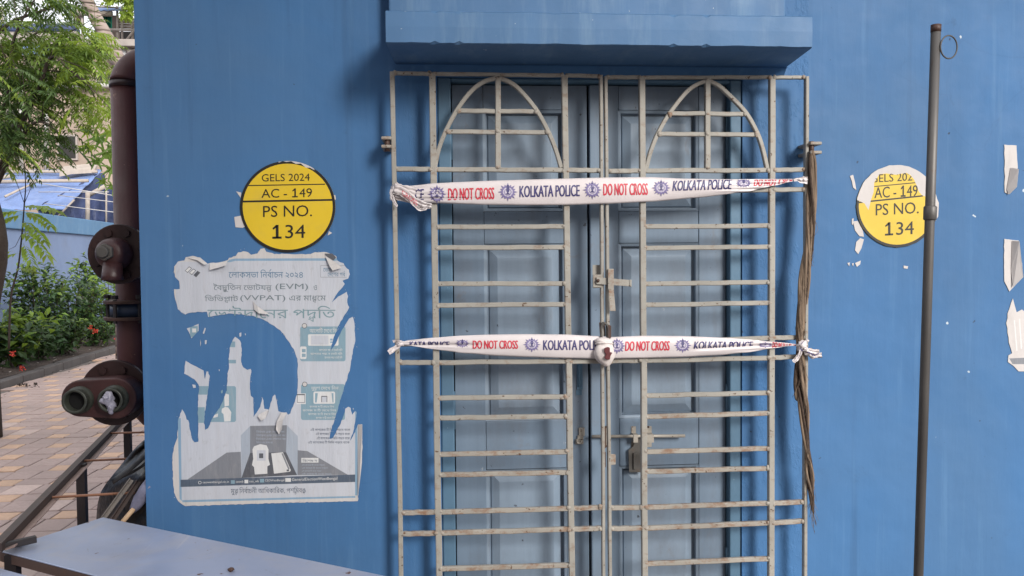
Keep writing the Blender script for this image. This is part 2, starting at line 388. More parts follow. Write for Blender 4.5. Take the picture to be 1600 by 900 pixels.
def bevel(o, wd=.003, seg=2):
    m = o.modifiers.new('bevel', 'BEVEL'); m.width = wd; m.segments = seg; m.limit_method = 'ANGLE'; m.angle_limit = R(40)
    return o
def rect_prof(w_, d_, c=.002):   # a: in side dir, b: other; chamfered
    a, b = w_/2, d_/2
    return [(a, -b+c), (a, b-c), (a-c, b), (-a+c, b), (-a, b-c), (-a, -b+c), (-a+c, -b), (a-c, -b)]

# polygons on a plane: constrained triangulation
def inside(poly, x, y):
    c = False; n = len(poly); j = n-1
    for i in range(n):
        xi, yi = poly[i]; xj, yj = poly[j]
        if (yi > y) != (yj > y) and x < (xj-xi)*(y-yi)/(yj-yi)+xi: c = not c
        j = i
    return c
def sheet_layers(papers, prints, name, mats, pt, thick, parent=None, jitter=0):
    """papers: outlines of the sheet; prints: (polygon, material index) later ones on top; one flat mesh with thickness"""
    verts = []; edges = []
    for poly in papers+[p for p, _ in prints]:
        o = len(verts); verts += [Vector(p) for p in poly]; edges += [(o+i, o+(i+1) % len(poly)) for i in range(len(poly))]
    r = delaunay_2d_cdt(verts, edges, [], 0, 1e-4)
    mb = MB(); vs = r[0]; used = {}
    tri = []
    for f in r[2]:
        cx = sum(vs[i].x for i in f)/len(f); cy = sum(vs[i].y for i in f)/len(f)
        if not any(inside(p, cx, cy) for p in papers): continue
        mi = 0
        for p, m in prints:
            if inside(p, cx, cy): mi = m
        tri.append((f, mi))
    P = []
    def vid(i):
        if i not in used: used[i] = len(P); P.append(pt(vs[i].x, vs[i].y))
        return used[i]
    cnt = {}
    F_ = []
    for f, mi in tri:
        g = tuple(vid(i) for i in f); F_.append((g, mi))
        for a, b in zip(g, g[1:]+g[:1]): cnt[(a, b)] = mi
    n = len(P); back = [Vector(p)+Vector((0, thick, 0)) for p in P]
    mb.v = [tuple(p) for p in P]+[tuple(p) for p in back]
    for g, mi in F_: mb.f.append(g); mb.mi.append(mi); mb.sm.append(False)
    for (a, b), mi in cnt.items():
        if (b, a) not in cnt: mb.f.append((b, a, a+n, b+n)); mb.mi.append(0); mb.sm.append(False)
    return mb.build(name, mats, parent)

# lettering: outlines of the font that ships with Blender, filled by winding number
_g = {}
def outline(s, bold):
    key = (s, bold)
    if key in _g: return _g[key]
    c = bpy.data.curves.new('t', 'FONT'); c.body = s; c.offset = bold; c.fill_mode = 'NONE'; c.resolution_u = 3
    o = bpy.data.objects.new('t', c); col.objects.link(o)
    dg = bpy.context.evaluated_depsgraph_get()
    me = bpy.data.meshes.new_from_object(o.evaluated_get(dg))
    vs = [Vector((v.co.x, v.co.y)) for v in me.vertices]; es = [tuple(e.vertices) for e in me.edges]
    bpy.data.objects.remove(o); bpy.data.curves.remove(c); bpy.data.meshes.remove(me)
    _g[key] = (vs, es); return _g[key]
def adv(ch, bold):
    k = 'ন' if ord(ch) > 127 else ''
    a = outline('|'+ch+k+'|', 0)[0]; b = outline('|'+k+'|', 0)[0]
    return max(v.x for v in a)-max(v.x for v in b)
def tri_fill(vs, es):
    if not vs: return []
    # loops
    nxt = {}
    for a, b in es: nxt.setdefault(a, []).append(b); nxt.setdefault(b, []).append(a)
    seen = set(); loops = []
    for a, b in es:
        if a in seen: continue
        lp = [a]; seen.add(a); cur = b; pv = a
        while cur not in seen:
            seen.add(cur); lp.append(cur)
            n_ = [q for q in nxt[cur] if q != pv]; pv = cur
            if not n_: break
            cur = n_[0]
        loops.append(lp)
    ar = []
    L = []
    for lp in loops:
        p = [vs[i] for i in lp]; L.append(p)
    V = [v for p in L for v in p]; E_ = []; o = 0
    for p in L: E_ += [(o+i, o+(i+1) % len(p)) for i in range(len(p))]; o += len(p)
    r = delaunay_2d_cdt(V, E_, [], 0, 1e-5); out = []
    def wind(p, x, y):
        wn = 0
        for i in range(len(p)):
            a = p[i]; b = p[(i+1) % len(p)]
            if (a.y > y) != (b.y > y):
                if x < (b.x-a.x)*(y-a.y)/(b.y-a.y)+a.x: wn += 1 if b.y > a.y else -1
        return wn
    for f in r[2]:
        x = sum(r[0][i].x for i in f)/3; y = sum(r[0][i].y for i in f)/3
        if sum(wind(p, x, y) for p in L) != 0: out.append([(r[0][i].x, r[0][i].y) for i in f])
    return out
_t = {}
def digit_one(x, bold):
    k = .036+bold*.8
    q = [[(x+.10, .02-bold), (x+.52, .02-bold), (x+.52, .02-bold+2*k*.85), (x+.10, .02-bold+2*k*.85)], [(x+.32-k, .02), (x+.32+k, .02), (x+.32+k, .70), (x+.32-k, .70)],
         [(x+.11, .53), (x+.13, .53-k*1.3), (x+.32, .58), (x+.32, .70), (x+.27, .70)]]
    return [[(a, b) for a, b in t] for t in q]
def text_tris(s, bold=0.0):
    """s: visual order; {x} puts a small x under the letter before it, ^ a reph stroke over it"""
    key = (s, bold)
    if key in _t: return _t[key]
    T = []; i = 0
    if '1' in s and all(ord(c) < 128 for c in s):
        x = 0
        for ch in s:
            if ch == ' ': x += .25; continue
            if ch == '1': T += digit_one(x, bold); x += .62; continue
            for t in tri_fill(*outline(ch, bold)): T.append([(x+p, q) for p, q in t])
            x += adv(ch, bold)
    elif all(ord(c) < 128 for c in s) and '{' not in s:
        T = tri_fill(*outline(s, bold))
    else:
        x = 0; last = (0, .6); word = []
        while i < len(s):
            ch = s[i]
            if ch == '{':
                sub = s[i+1]; i += 3
                for t in glyph(sub, bold): T.append([(last[0]+.10+a*.62, b*.62-.26) for a, b in t])
                continue
            if ch == '^':
                x0 = last[0]+last[1]*.45
                T += [[(x0, .72), (x0+.20, .98), (x0+.27, .93)], [(x0, .72), (x0+.27, .93), (x0+.08, .70)]]; i += 1; continue
            if ch == ' ': x += .26; i += 1; continue
            a = adv(ch, bold)
            for t in glyph(ch, bold): T.append([(x+p, q) for p, q in t])
            if a > .15: last = (x, a)
            x += a; i += 1
    _t[key] = T; return T
def glyph(ch, bold):
    k = ('g', ch, bold)
    if k not in _t: _t[k] = tri_fill(*outline(ch, bold))
    return _t[k]
def place_text(mb, s, box, pt, bold=.0, rot=0, keep=None, mi=0, shear=0, clip=None, bands=0):
    """fit s into box (x0,ytop,x1,ybottom) of the print's own coordinates"""
    T = text_tris(s, bold)
    xs = [p[0] for t in T for p in t]; ys = [p[1] for t in T for p in t]
    ax, bx, ay, by = min(xs), max(xs), min(ys), max(ys)
    x0, y0, x1, y1 = box; cx, cy = (x0+x1)/2, (y0+y1)/2
    out = []
    for t in T:
        q = []
        for a, b in t:
            u = x0+(a-ax)/(bx-ax)*(x1-x0); v = y1-(b-ay)/(by-ay)*(y1-y0)
            v += (u-cx)*rot; u += (v-cy)*shear
            q.append((u, v))
        polys = [q]
        if clip:
            for f in clip:       # keep f(u,v) >= 0
                nq = []
                for p in polys:
                    r_ = []
                    for i in range(len(p)):
                        A, B = p[i], p[(i+1) % len(p)]; fa, fb = f(*A), f(*B)
                        if fa >= 0: r_.append(A)
                        if (fa >= 0) != (fb >= 0):
                            k = fa/(fa-fb); r_.append((A[0]+(B[0]-A[0])*k, A[1]+(B[1]-A[1])*k))
                    if len(r_) > 2: nq.append(r_)
                polys = nq
        if bands:
            nq = []
            for p in polys:
                lo = min(b for a, b in p); hi = max(b for a, b in p); k = math.floor(lo/bands)
                while k*bands < hi:
                    r_ = p
                    for sg, lim in ((1, k*bands), (-1, (k+1)*bands)):
                        o_ = []
                        for i in range(len(r_)):
                            A, B = r_[i], r_[(i+1) % len(r_)]; fa, fb = sg*(A[1]-lim), sg*(B[1]-lim)
                            if fa >= 0: o_.append(A)
                            if (fa >= 0) != (fb >= 0):
                                q_ = fa/(fa-fb); o_.append((A[0]+(B[0]-A[0])*q_, A[1]+(B[1]-A[1])*q_))
                        r_ = o_
                        if len(r_) < 3: break
                    if len(r_) > 2: nq.append(r_)
                    k += 1
            polys = nq
        for p in polys:
            if keep and not keep(sum(a for a, b in p)/len(p), sum(b for a, b in p)/len(p)): continue
            mb.cur = mi; mb.add([pt(a, b) for a, b in p], [tuple(range(len(p)))])

# =================================================================== THE SETTING
g = MB(); g.add([(-300, -60, -.02), (300, -60, -.02), (300, 400, -.02), (-300, 400, -.02)], [(0, 1, 2, 3)])
g.build('ground', M['ground'], None, kind='structure')
# pavement: pavers, each of its own
pav = bpy.data.objects.new('pavement', None); col.objects.link(pav); pav['kind'] = 'structure'
def tile_mesh(w_, d_, mat, name, cut=0.0):
    b = MB(); g_ = .004; z = 0.0; k = .006
    a, c = w_/2-g_, d_/2-g_
    if cut: top = [(-a+cut, -c), (a-cut, -c), (a, 0), (a-cut, c), (-a+cut, c), (-a, 0)]
    else: top = [(-a, -c), (a, -c), (a, c), (-a, c)]
    n = len(top); vs = [(x, y, -.03) for x, y in top]+[(x, y, z-k*.5) for x, y in top]+[(x*(1-k/a), y*(1-k/c), z) for x, y in top]
    fs = [tuple(range(2*n, 3*n))]
    for L in (0, 1):
        for i in range(n): j = (i+1) % n; fs.append((L*n+i, L*n+j, (L+1)*n+j, (L+1)*n+i))
    b.add(vs, fs)
    o = b.build(name, mat, pav); return o
PX = .38
protos = {'o': tile_mesh(.150, .155, M['tile_o'], 'paver'), 'g': tile_mesh(.230, .155, M['tile_g'], 'paver'), 'h': tile_mesh(.19, .225, M['tile_g'], 'paver'),
          'p': tile_mesh(.19, .225, M['tile_p'], 'paver')}
firsts = dict.fromkeys(protos, True)
def put(kind, x, y):
    if firsts[kind]: o = protos[kind]; firsts[kind] = False
    else: o = protos[kind].copy(); col.objects.link(o); o.parent = pav
    o.location = (x, y, rnd.uniform(-.003, .002)); o.rotation_euler = (rnd.uniform(-.006, .006), rnd.uniform(-.006, .006), rnd.uniform(-.012, .012))
ang = R(1.5); ntile = 0
far = MB()
k0 = atz(0, 608, 0); k1 = atz(183, 549, 0)       # foot of the kerb
kd = (k1-k0).normalized(); kn = Vector((-kd.y, kd.x, 0))
for j in range(-4, 30):
    for i in range(-30, 1):
        for kind, dx, dy in (('o', 0, 0), ('g', .19, 0), ('h' if rnd.random() > .13 else 'p', -.0, .19), ('h' if rnd.random() > .13 else 'p', .19, .19)):
            x = -.8+(i + (.5 if j % 2 else 0))*PX+dx; y = .06+j*PX+dy
            if (Vector((x, y, 0))-k0).dot(kn) > -.1: continue
            d = Vector((x, y, 0))-CAM; dep = d.dot(fw); sx = 800+F*d.dot(rt)/dep
            if x > -.95 and y > -.15: continue
            if -30 < sx < 250 and y > .7:
                put(kind, x, y); ntile += 1
            elif y < 9:
                w2, d2 = {'o': (.071, .0735), 'g': (.111, .0735)}.get(kind, (.091, .1085))
                far.cur = {'o': 1, 'p': 2}.get(kind, 0)
                far.add([(x-w2, y-d2, -.002), (x+w2, y-d2, -.002), (x+w2, y+d2, -.002), (x-w2, y+d2, -.002)], [(0, 1, 2, 3)])
far.build('paver', [M['tile_g'], M['tile_o'], M['tile_p']], pav, kind='stuff')
print('tiles', ntile)
# kerb of the planting bed and its soil
kb = bpy.data.objects.new('kerb', None); col.objects.link(kb); kb['kind'] = 'structure'
nst = 12; ka = k0-kd*(2.48+.62*14); step = .62
for i in range(nst+22):
    b = MB(); p = ka+kd*(i*step); q = p+kd*(step-.012)
    jz = rnd.uniform(-.008, .008)
    b.quadprism([p+Vector((0, 0, -.05)), q+Vector((0, 0, -.05)), q+kn*.14+Vector((0, 0, -.05)), p+kn*.14+Vector((0, 0, -.05))],
                [p+Vector((0, 0, .085+jz)), q+Vector((0, 0, .085+jz)), q+kn*.14+Vector((0, 0, .085+jz)), p+kn*.14+Vector((0, 0, .085+jz))])
    bevel(b.build('kerb_stone', M['kerb'], kb), .012)
b = MB(); p = ka+kn*.14; q = ka+kd*23+kn*.14; n_ = 60; vs = []; fs = []
for i in range(n_+1):
    for j in range(9):
        v = p+(q-p)*(i/n_)+kn*(j*.3); vs.append((v.x, v.y, .07+.05*noise.noise(v*2.2)+.02*j**.5))
for i in range(n_):
    for j in range(8): a = i*9+j; fs.append((a, a+9, a+10, a+1))
b.smooth = True; b.add(vs, fs); b.build('soil', M['soil'], None, kind='structure')
b = MB()                                          # dry litter and pebbles at the foot of the kerb
for i in range(420):
    v = ka+kd*(8.7+rnd.uniform(0, 9))+kn*rnd.uniform(-.35, .9)*(1 if rnd.random() < .8 else .3)
    inn = (v-k0).dot(kn); z = .005 if inn < -.02 else (.135 if inn < .16 else .12)
    a = rnd.uniform(0, 6.28); s_ = rnd.uniform(.008, .03); dx = Vector((math.cos(a), math.sin(a), rnd.uniform(-.3, .5)))*s_; dy = Vector((-math.sin(a), math.cos(a), .2))*s_*.5
    v = Vector((v.x, v.y, z)); b.cur = rnd.choice((0, 0, 1)); b.add([v, v+dx+dy, v+dx*2, v+dx-dy+Vector((0, 0, .004))], [(0, 1, 2), (0, 2, 3)])
b.build('leaf_litter', [M['bark'], M['bamboo']], None, kind='stuff')

# compound wall behind the bed
w0 = at(-60, 330, atz(0, 500, 1.0).y); 
W0 = k0+kn*2.0-kd*13.0; W1 = k0+kn*2.0+kd*11
bw = thing('compound_wall', 'pale blue boundary wall with brighter blue coping behind the flower bed', 'wall', (W0.x, W0.y, 0))
def wallrun(b, A, B, z0, z1, t0, t1):
    b.quadprism([Vector((*(A+kn*t0).xy, z0)), Vector((*(B+kn*t0).xy, z0)), Vector((*(B+kn*t1).xy, z0)), Vector((*(A+kn*t1).xy, z0))],
                [Vector((*(A+kn*t0).xy, z1)), Vector((*(B+kn*t0).xy, z1)), Vector((*(B+kn*t1).xy, z1)), Vector((*(A+kn*t1).xy, z1))])
d_ = (W0-CAM).length
ztop = 2.47
b = MB(); wallrun(b, W0, W1, -.02, ztop-.34, 0, .2); b.build('wall', M['bwall'], bw)
b = MB(); wallrun(b, W0, W1, ztop-.34, ztop, -.05, .25); bevel(b.build('coping', M['coping'], bw), .015)

# =================================================================== BUILDING
X0 = at(220, 450, 0).x; XL = at(685, 300, 0).x; XR = at(1160, 300, 0).x; ZT = at(900, 122, 0).z; XE = 6.0; ZB = 3.1
blg = thing('blue_building', 'blue painted building with grey panelled double door under a concrete ledge', 'building', (0, 0, 0))
b = MB()
b.box((X0, 0, -.02), (XL, .22, ZT)); b.box((XR, 0, -.02), (XE, .22, ZT)); b.box((X0, 0, ZT), (XE, .22, ZB-.1))
b.box((X0, .22, -.02), (X0+.22, 4, ZB-.1)); b.box((X0+.22, 3.8, -.02), (XE, 4, ZB-.1)); b.box((XE-.2, .22, -.02), (XE, 3.8, ZB-.1))
# rounded corner and slightly uneven edges come from one welded front sheet
b.build('wall', M['wall'], blg)
b = MB(); b.box((X0-.35, -.85, ZB-.1), (XE+.03, 4.03, ZB+.08)); bevel(b.build('roof', M['canopy'], blg), .01)  # unseen roof slab; its overhang is added to shade the upper wall
# ledge over the door
def P3(px, py, Y): return at(px, py, Y)
fl, fr = P3(603, 66, -.27), P3(1269, 77, -.27); zb = (fl.z+fr.z)/2; zt = (P3(605, 13, -.27).z+P3(1267, 26, -.27).z)/2
bl, br = P3(619, 110, 0).x, P3(1223, 110, 0).x
b = MB(); zback = P3(900, 116, 0).z

nL = 90; vs = []; fs = []
def lp(px_, y, z): return Vector((px_, y, z))
for i in range(nL+1):
    t_ = i/nL; xf_ = fl.x+(fr.x-fl.x)*t_; xb2 = bl+(br-bl)*t_
    w1 = .0022*noise.noise(Vector((t_*14, 0, 1)))+.0012*noise.noise(Vector((t_*60, 0, 2))); w2 = .0022*noise.noise(Vector((t_*14, 5, 1)))+.0014*noise.noise(Vector((t_*50, 5, 2))); w3 = .003*noise.noise(Vector((t_*9, 9, 1)))
    ch = .006 if rnd.random() < .05 else 0
    xm = xf_+(xb2-xf_)*.03
    vs += [(xb2, -.001, zb+.0), (xm, -.262+w3, zb+.001+w1*.5), (xf_, -.270+w3, zb+.004+w1+ch), (xf_, -.272+w3*.6, (zb+zt)/2), (xf_, -.270+w3*.4, zt-.005+w2-ch), (xm, -.264, zt-.001+w2), (xb2, -.001, zt+.018)]
for i in range(nL):
    for k in range(6): a_ = i*7+k; fs.append((a_, a_+7, a_+8, a_+1))
fs += [tuple(range(6, -1, -1)), tuple(nL*7+k for k in range(7))]
b.add(vs, fs); b.build('ledge', M['canopy'], blg)
b = MB(); b.box((P3(607, 5, -.06).x, -.06, zt-.02), (P3(1228, 10, -.06).x, -.001, ZB-.12)); bevel(b.build('fascia', M['canopy'], blg), .006)
# render fillet under the ledge
b = MB(); b.quadprism([(bl, -.002, ZT+.004), (br, -.002, ZT+.004), (br, -.001, zb-.001), (bl, -.001, zb-.001)], [(bl, -.03, ZT+.03), (br, -.03, ZT+.03), (br, -.04, zb-.001), (bl, -.04, zb-.001)])
b.build('fillet', M['wall'], blg)
# door frame
fxl, fxr = at(706, 300, .03).x, at(1137, 300, .03).x
dr = bpy.data.objects.new('door_frame', None)
b = MB(); b.box((XL+.001, .006, 0), (fxl, .12, ZT-.001)); b.box((fxr, .006, 0), (XR-.001, .12, ZT-.001)); b.box((fxl, .008, ZT-.012), (fxr, .12, ZT-.001))
bevel(b.build('door_frame', M['frame'], blg), .004)
b = MB(); b.box((XL, .14, 0), (XR, .2, ZT)); b.build('dark_backing', M['line'], blg)
b = MB(); b.box((XL-.1, -.25, -.02), (XR+.1, -.002, .12)); bevel(b.build('door_step', M['ground'], blg), .008)
# leaves
YD = .040
def zD(py, px=900, Y=YD): return at(px, py, Y).z
def xD(px, py=450, Y=YD): return at(px, py, Y).x
z_p = [(zD(172), zD(330)), (zD(381), zD(655)), (zD(731), zD(1010))]
ztop_d, zbot_d = ZT-.015, .13
def door_leaf(xa, xb, pa, pb):
    lf = MB()
    lf.box((xa, YD, zbot_d), (pa, YD+.04, ztop_d)); lf.box((pb, YD, zbot_d), (xb, YD+.04, ztop_d))
    zz = [ztop_d]+[z for p in z_p for z in p]+[zbot_d]
    o = lf.build('door_leaf', M['door'], blg); bevel(o, .002)
    for i in range(0, len(zz), 2):
        r_ = MB(); r_.box((pa+.001, YD+.0015, zz[i+1]+.001), (pb-.001, YD+.038, zz[i]-.001)); bevel(r_.build('rail', M['door'], o), .002)
    for zt_, zb_ in z_p:
        p = MB(); 
        # bead round the recess, bevel, raised field
        def ring(x0, x1, z0, z1, y): return [(x0, y, z0), (x1, y, z0), (x1, y, z1), (x0, y, z1)]
        A = [ring(pa, pb, zb_, zt_, YD+.002), ring(pa+.009, pb-.009, zb_+.009, zt_-.009, YD+.006), ring(pa+.0105, pb-.0105, zb_+.011, zt_-.011, YD+.027),
             ring(pa+.016, pb-.019, zb_+.014, zt_-.015, YD+.027), ring(pa+.018, pb-.021, zb_+.016, zt_-.017, YD+.021), ring(pa+.043, pb-.043, zb_+.042, zt_-.042, YD+.009), ring(pa+.045, pb-.045, zb_+.044, zt_-.044, YD+.0085)]
        vs = [v for r_ in A for v in r_]; fs = []
        for k in range(len(A)-1):
            for i in range(4): j = (i+1) % 4; fs.append((k*4+i, k*4+j, k*4+4+j, k*4+4+i))
        fs.append(tuple(len(vs)-4+i for i in range(4)))
        p.add(vs, fs); p.build('panel', M['door2'], o)
    return o
lf1 = door_leaf(fxl+.003, xD(918.3), xD(757), xD(884))
lf2 = door_leaf(xD(921.5), fxr-.003, xD(967), xD(1092))
b = MB(); b.box((xD(921.8), YD-.010, zbot_d), (xD(940), YD-.0005, ztop_d)); bevel(b.build('meeting_strip', M['door'], lf2), .003)
# butt hinges on the frame
for px, py0, py1, o in ((706, 178, 250, lf1), (1137, 178, 250, lf2), (706, 607, 665, lf1), (1137, 605, 655, lf2), (1137, 862, 905, lf2)):
    b = MB(); b.smooth = True; x = at(px, 400, .03).x; b.tube([(x, .030, zD(py0)), (x, .030, zD(py1))], .0065, 10); b.build('hinge', M['frame'], o)
# tower bolt with hasp, staple, lock plates
def pb(px, py, Y=YD): return at(px, py, Y)
b = MB(); b.smooth = True; a_, c_ = pb(925, 682, YD-.025), pb(1070, 681, YD-.025); b.tube([a_, c_], .0055, 12)
sb = b.build('slide_bolt', M['steel'], lf2)
b = MB(); 
for px, w_ in ((947, 8), (990, 7), (1012, 12)):
    b = MB(); p0, p1 = pb(px-w_/2, 666), pb(px+w_/2, 698); b.box((p0.x, YD-.002, p0.z), (p1.x, YD-.0001, p1.z)); 
    p0, p1 = pb(px-w_/2, 676), pb(px+w_/2, 688); b.box((p0.x, YD-.033, p0.z), (p1.x, YD-.0022, p1.z)); b.build('bolt_keeper', M['steel'], lf2)
b = MB()
for px, py in ((1013, 667), (1013, 690), (947, 667), (947, 697)): b = MB(); b.smooth = True; b.blob(pb(px, py, YD-.003), .004, 8, 5, 0, 1, 1, .6, 1); b.build('screw', M['rusty'], lf2)
b = MB()                                      # hanging lock hasp body
q = [(992, 683), (1003, 683), (1003, 738), (983, 738), (982, 703), (990, 697)]
n = len(q); vs = [pb(x, y, YD-.012) for x, y in q]+[pb(x, y, YD-.001) for x, y in q]
b.add(vs, [tuple(range(n)), tuple(range(2*n-1, n-1, -1))]+[(i, i+n, (i+1) % n+n, (i+1) % n) for i in range(n)])
p0, p1 = pb(990, 708, YD-.018), pb(995, 733, YD-.018); b.box((p0.x, YD-.019, p0.z), (p1.x, YD-.0125, p1.z))
b.build('lock_plate', M['grime_steel'], lf2)
b = MB(); q = [((904, 668), (913, 680)), ((902, 680), (911, 685)), ((899, 686), (911, 693))]
for (x0, y0), (x1, y1) in q: p0, p1 = pb(x0, y0), pb(x1, y1); b.box((p0.x, YD-.008, p0.z), (p1.x, YD-.0002, p1.z))
b.smooth = True; b.tube([pb(905+4*math.cos(t), 689+4*math.sin(t), YD-.014) for t in [i*.6 for i in range(9)]], .0022, 6)
b.blob(pb(909, 671, YD-.009), .0035, 8, 5, 0, 1); b.build('staple', M['steel'], lf1)
b = MB(); p0, p1 = pb(901, 568), pb(910, 608); b.box((p0.x, YD-.006, p0.z), (p1.x, YD-.0002, p1.z)); p0, p1 = pb(900, 609), pb(909, 617); b.box((p0.x, YD-.003, p0.z), (p1.x, YD-.0002, p1.z)); b.smooth = True
b.tube([pb(905, 570, YD-.009), pb(905, 604, YD-.009)], .004, 8); b.build('old_bolt', M['frame'], lf1)

# long house added out of view behind the camera: it keeps the low light off the left of the wall
ob = thing('added_shading_house', 'long cream two-storey house, unseen, added to shade the left of the blue wall', 'house', (-4, -8, 0))
OX, OY = 3.75, -8.0
b = MB(); b.box((-16, OY-5, -.02), (OX, OY, 7.5)); b.build('wall', M['cream'], ob)
b = MB(); b.box((-16.3, OY-5.3, 7.5), (OX+.3, OY+.4, 7.7)); b.build('roof', M['slab'], ob)
for x in (-13, -10, -7, -4, -1, 2):
    for z in (1.0, 4.4):
        f = MB(); f.box((x-.6, OY+.001, z), (x+.6, OY+.05, z+1.5)); f.build('window', M['slab'], ob); f = MB(); f.box((x-.52, OY+.051, z+.08), (x+.52, OY+.056, z+1.42)); f.build('pane', M['dim'], ob)

# =================================================================== GRILLE GATE (two leaves)
YG = -.070
G1 = thing('grille_gate', 'cream rusting steel grille with arched top, the left leaf of the closed gate', 'gate', (at(613, 500, YG).x, YG, .14), 'leaves of the steel grille gate')
G2 = thing('grille_gate', 'cream rusting steel grille with arched top, the right leaf next to the hanging rope', 'gate', (at(1260, 500, YG).x, YG, .14), 'leaves of the steel grille gate')
def xof(line, py): (xa, ya), (xb, yb) = line; return xa+(xb-xa)*(py-ya)/(yb-ya)
A_ = ((613, 113), (627, 900)); B_ = ((675.5, 115), (686, 900)); C_ = ((881.5, 118), (893.5, 900)); D_ = ((938.8, 118), (942.8, 900))
E_ = ((946, 120), (953, 900)); F_l = ((1002.5, 120), (1007, 900)); G_ = ((1206, 120), (1204, 900)); H_ = ((1260, 120), (1257, 900))
def wig(p0, p1, n=7, amp=.0012):
    d = (p1-p0); s_ = rnd.uniform(0, 100)
    return [p0+d*(i/n)+Vector((noise.noise((i*.7, s_, 0)), noise.noise((i*.7, s_, 5))*.6, noise.noise((i*.7, s_, 9))))*amp for i in range(n+1)]
def vbar(line, wpx, parent, y1=960, dep=.020, y0=None):
    b = MB(); y0 = line[0][1] if y0 is None else y0
    p0, p1 = at(xof(line, y0), y0, YG), at(xof(line, y1), y1, YG)
    b.sweep(wig(p0, p1, 9, .0016), rect_prof(wpx*.93*2.55/F, dep), (1, 0, 0)); return b.build('bar', M['bar'], parent)
def hbar(p, q, parent, hpx=8, dep=.014, mat='bar'):
    b = MB(); p0, p1 = at(*p, YG), at(*q, YG)
    b.sweep(wig(p0, p1, 9, .0018), rect_prof(hpx*.93*2.55/F, dep), (0, 0, 1)); return b.build('bar', M[mat], parent)
welds = {0: MB(), 1: MB()}
def weld(px, py, k):
    welds[k].smooth = True; welds[k].blob(at(px+rnd.uniform(-1, 1), py+rnd.uniform(-1, 1), YG-.006), rnd.uniform(.006, .009), 8, 6, .3, 90, 1, .7, 1)
for ln, wd in ((A_, 7.5), (B_, 10.5), (C_, 10), (D_, 5.5)): vbar(ln, wd, G1)
for ln, wd in ((E_, 5.5), (F_l, 10), (G_, 10), (H_, 6)): vbar(ln, wd, G2)
def row(lines, ys, k, hp=8, mat='bar'):
    par = G1 if k == 0 else G2
    for i in range(len(lines)-1):
        ya, yb = ys[i], ys[i+1]
        hbar((xof(lines[i], ya)+2, ya), (xof(lines[i+1], yb)-2, yb), par, hp, .014, mat)
        weld(xof(lines[i], ya)+4, ya, k); weld(xof(lines[i+1], yb)-4, yb, k)
La, Lb = (A_, B_, C_, D_), (E_, F_l, G_, H_)
row(La, (114.5, 115.5, 118, 119), 0, 6); row(Lb, (121, 121, 121, 121), 1, 6)
row(La, (264, 265, 266, 266.5), 0); row(Lb, (268, 267, 266, 265), 1)
row(La, (298, 298, 298, 298), 0); row(Lb, (299, 299, 297, 296), 1)
row(La, (537, 537, 537, 536), 0); row(Lb, (537, 536, 528, 527), 1)
row(La, (566.5, 566.5, 564.5, 564), 0); row(Lb, (564, 563.5, 559, 556.5), 1)
row(La, (801, 800, 794.5, 792.5), 0, 8, 'barr'); row(Lb, (793.5, 792.5, 786, 784), 1, 8, 'barr')
row(La, (834, 833, 826.5, 825.5), 0, 8, 'barr'); row(Lb, (826, 825, 817, 814), 1, 8, 'barr')
for a, c in ((355, 354), (387, 386.5), (443.5, 443), (477, 475)): row((B_, C_), (a, c), 0)
for a, c in ((622, 619.5), (653, 650.5), (710, 705.5), (742, 738), (888.5, 883), (922, 917)): row((B_, C_), (a, c), 0, 8, 'bar' if a < 700 else 'barr')
for a, c in ((354.5, 353), (387.5, 385.5), (443.5, 441), (476.5, 473)): row((F_l, G_), (a, c), 1)
for a, c in ((618.5, 613.5), (651, 645.5), (706, 700.5), (736.5, 731.5), (881, 872.5), (915, 906)): row((F_l, G_), (a, c), 1, 8, 'bar' if a < 640 else 'barr')
# pointed arches
def smooth_path(pts, n=6):
    out = []
    P = [pts[0]]+list(pts)+[pts[-1]]
    for i in range(1, len(P)-2):
        for k in range(n):
            t = k/n; p0, p1, p2, p3 = P[i-1], P[i], P[i+1], P[i+2]
            out.append(tuple(.5*((2*p1[j])+(-p0[j]+p2[j])*t+(2*p0[j]-5*p1[j]+4*p2[j]-p3[j])*t*t+(-p0[j]+3*p1[j]-3*p2[j]+p3[j])*t**3) for j in range(len(p1))))
    out.append(tuple(pts[-1])); return out
for par, arcs, cx, bars_, k in ((G1, ([(679.5, 262), (686, 232), (698, 202), (715.5, 170), (736, 143), (756, 128), (777, 122)], [(779, 122), (797, 129), (814, 143), (838.5, 173), (857, 207), (868, 234), (876.5, 262)]), 778, ((714, 841, 174), (697, 859, 206.5)), 0),
                              (G2, ([(1009, 265), (1016, 238), (1027.5, 209), (1044.6, 179), (1069.5, 147), (1087, 133), (1105, 126)], [(1106, 126), (1122, 134), (1138, 148), (1164.5, 176), (1183, 209), (1192, 236), (1198, 263)]), 1105, ((1043, 1167, 178), (1026, 1185, 210)), 1)):
    for arc in arcs:
        b = MB(); b.sweep([at(x, y, YG) for x, y in smooth_path(arc)], rect_prof(.016, .013), (0, 1, 0)); b.build('arch_bar', M['bar'], par)
    b = MB(); b.sweep(wig(at(cx, 122, YG), at(cx, 263, YG)), rect_prof(.017, .019), (1, 0, 0)); b.build('bar', M['bar'], par); weld(cx, 125, k); weld(cx, 262, k)
    for x0, x1, y in bars_:
        hbar((x0, y-.5), (x1, y+.5), par, 7.5, .012); weld(x0+3, y, k); weld(x1-3, y, k); weld(cx, y, k)
    welds[k].build('weld_bead', M['barr'], par, kind='stuff')
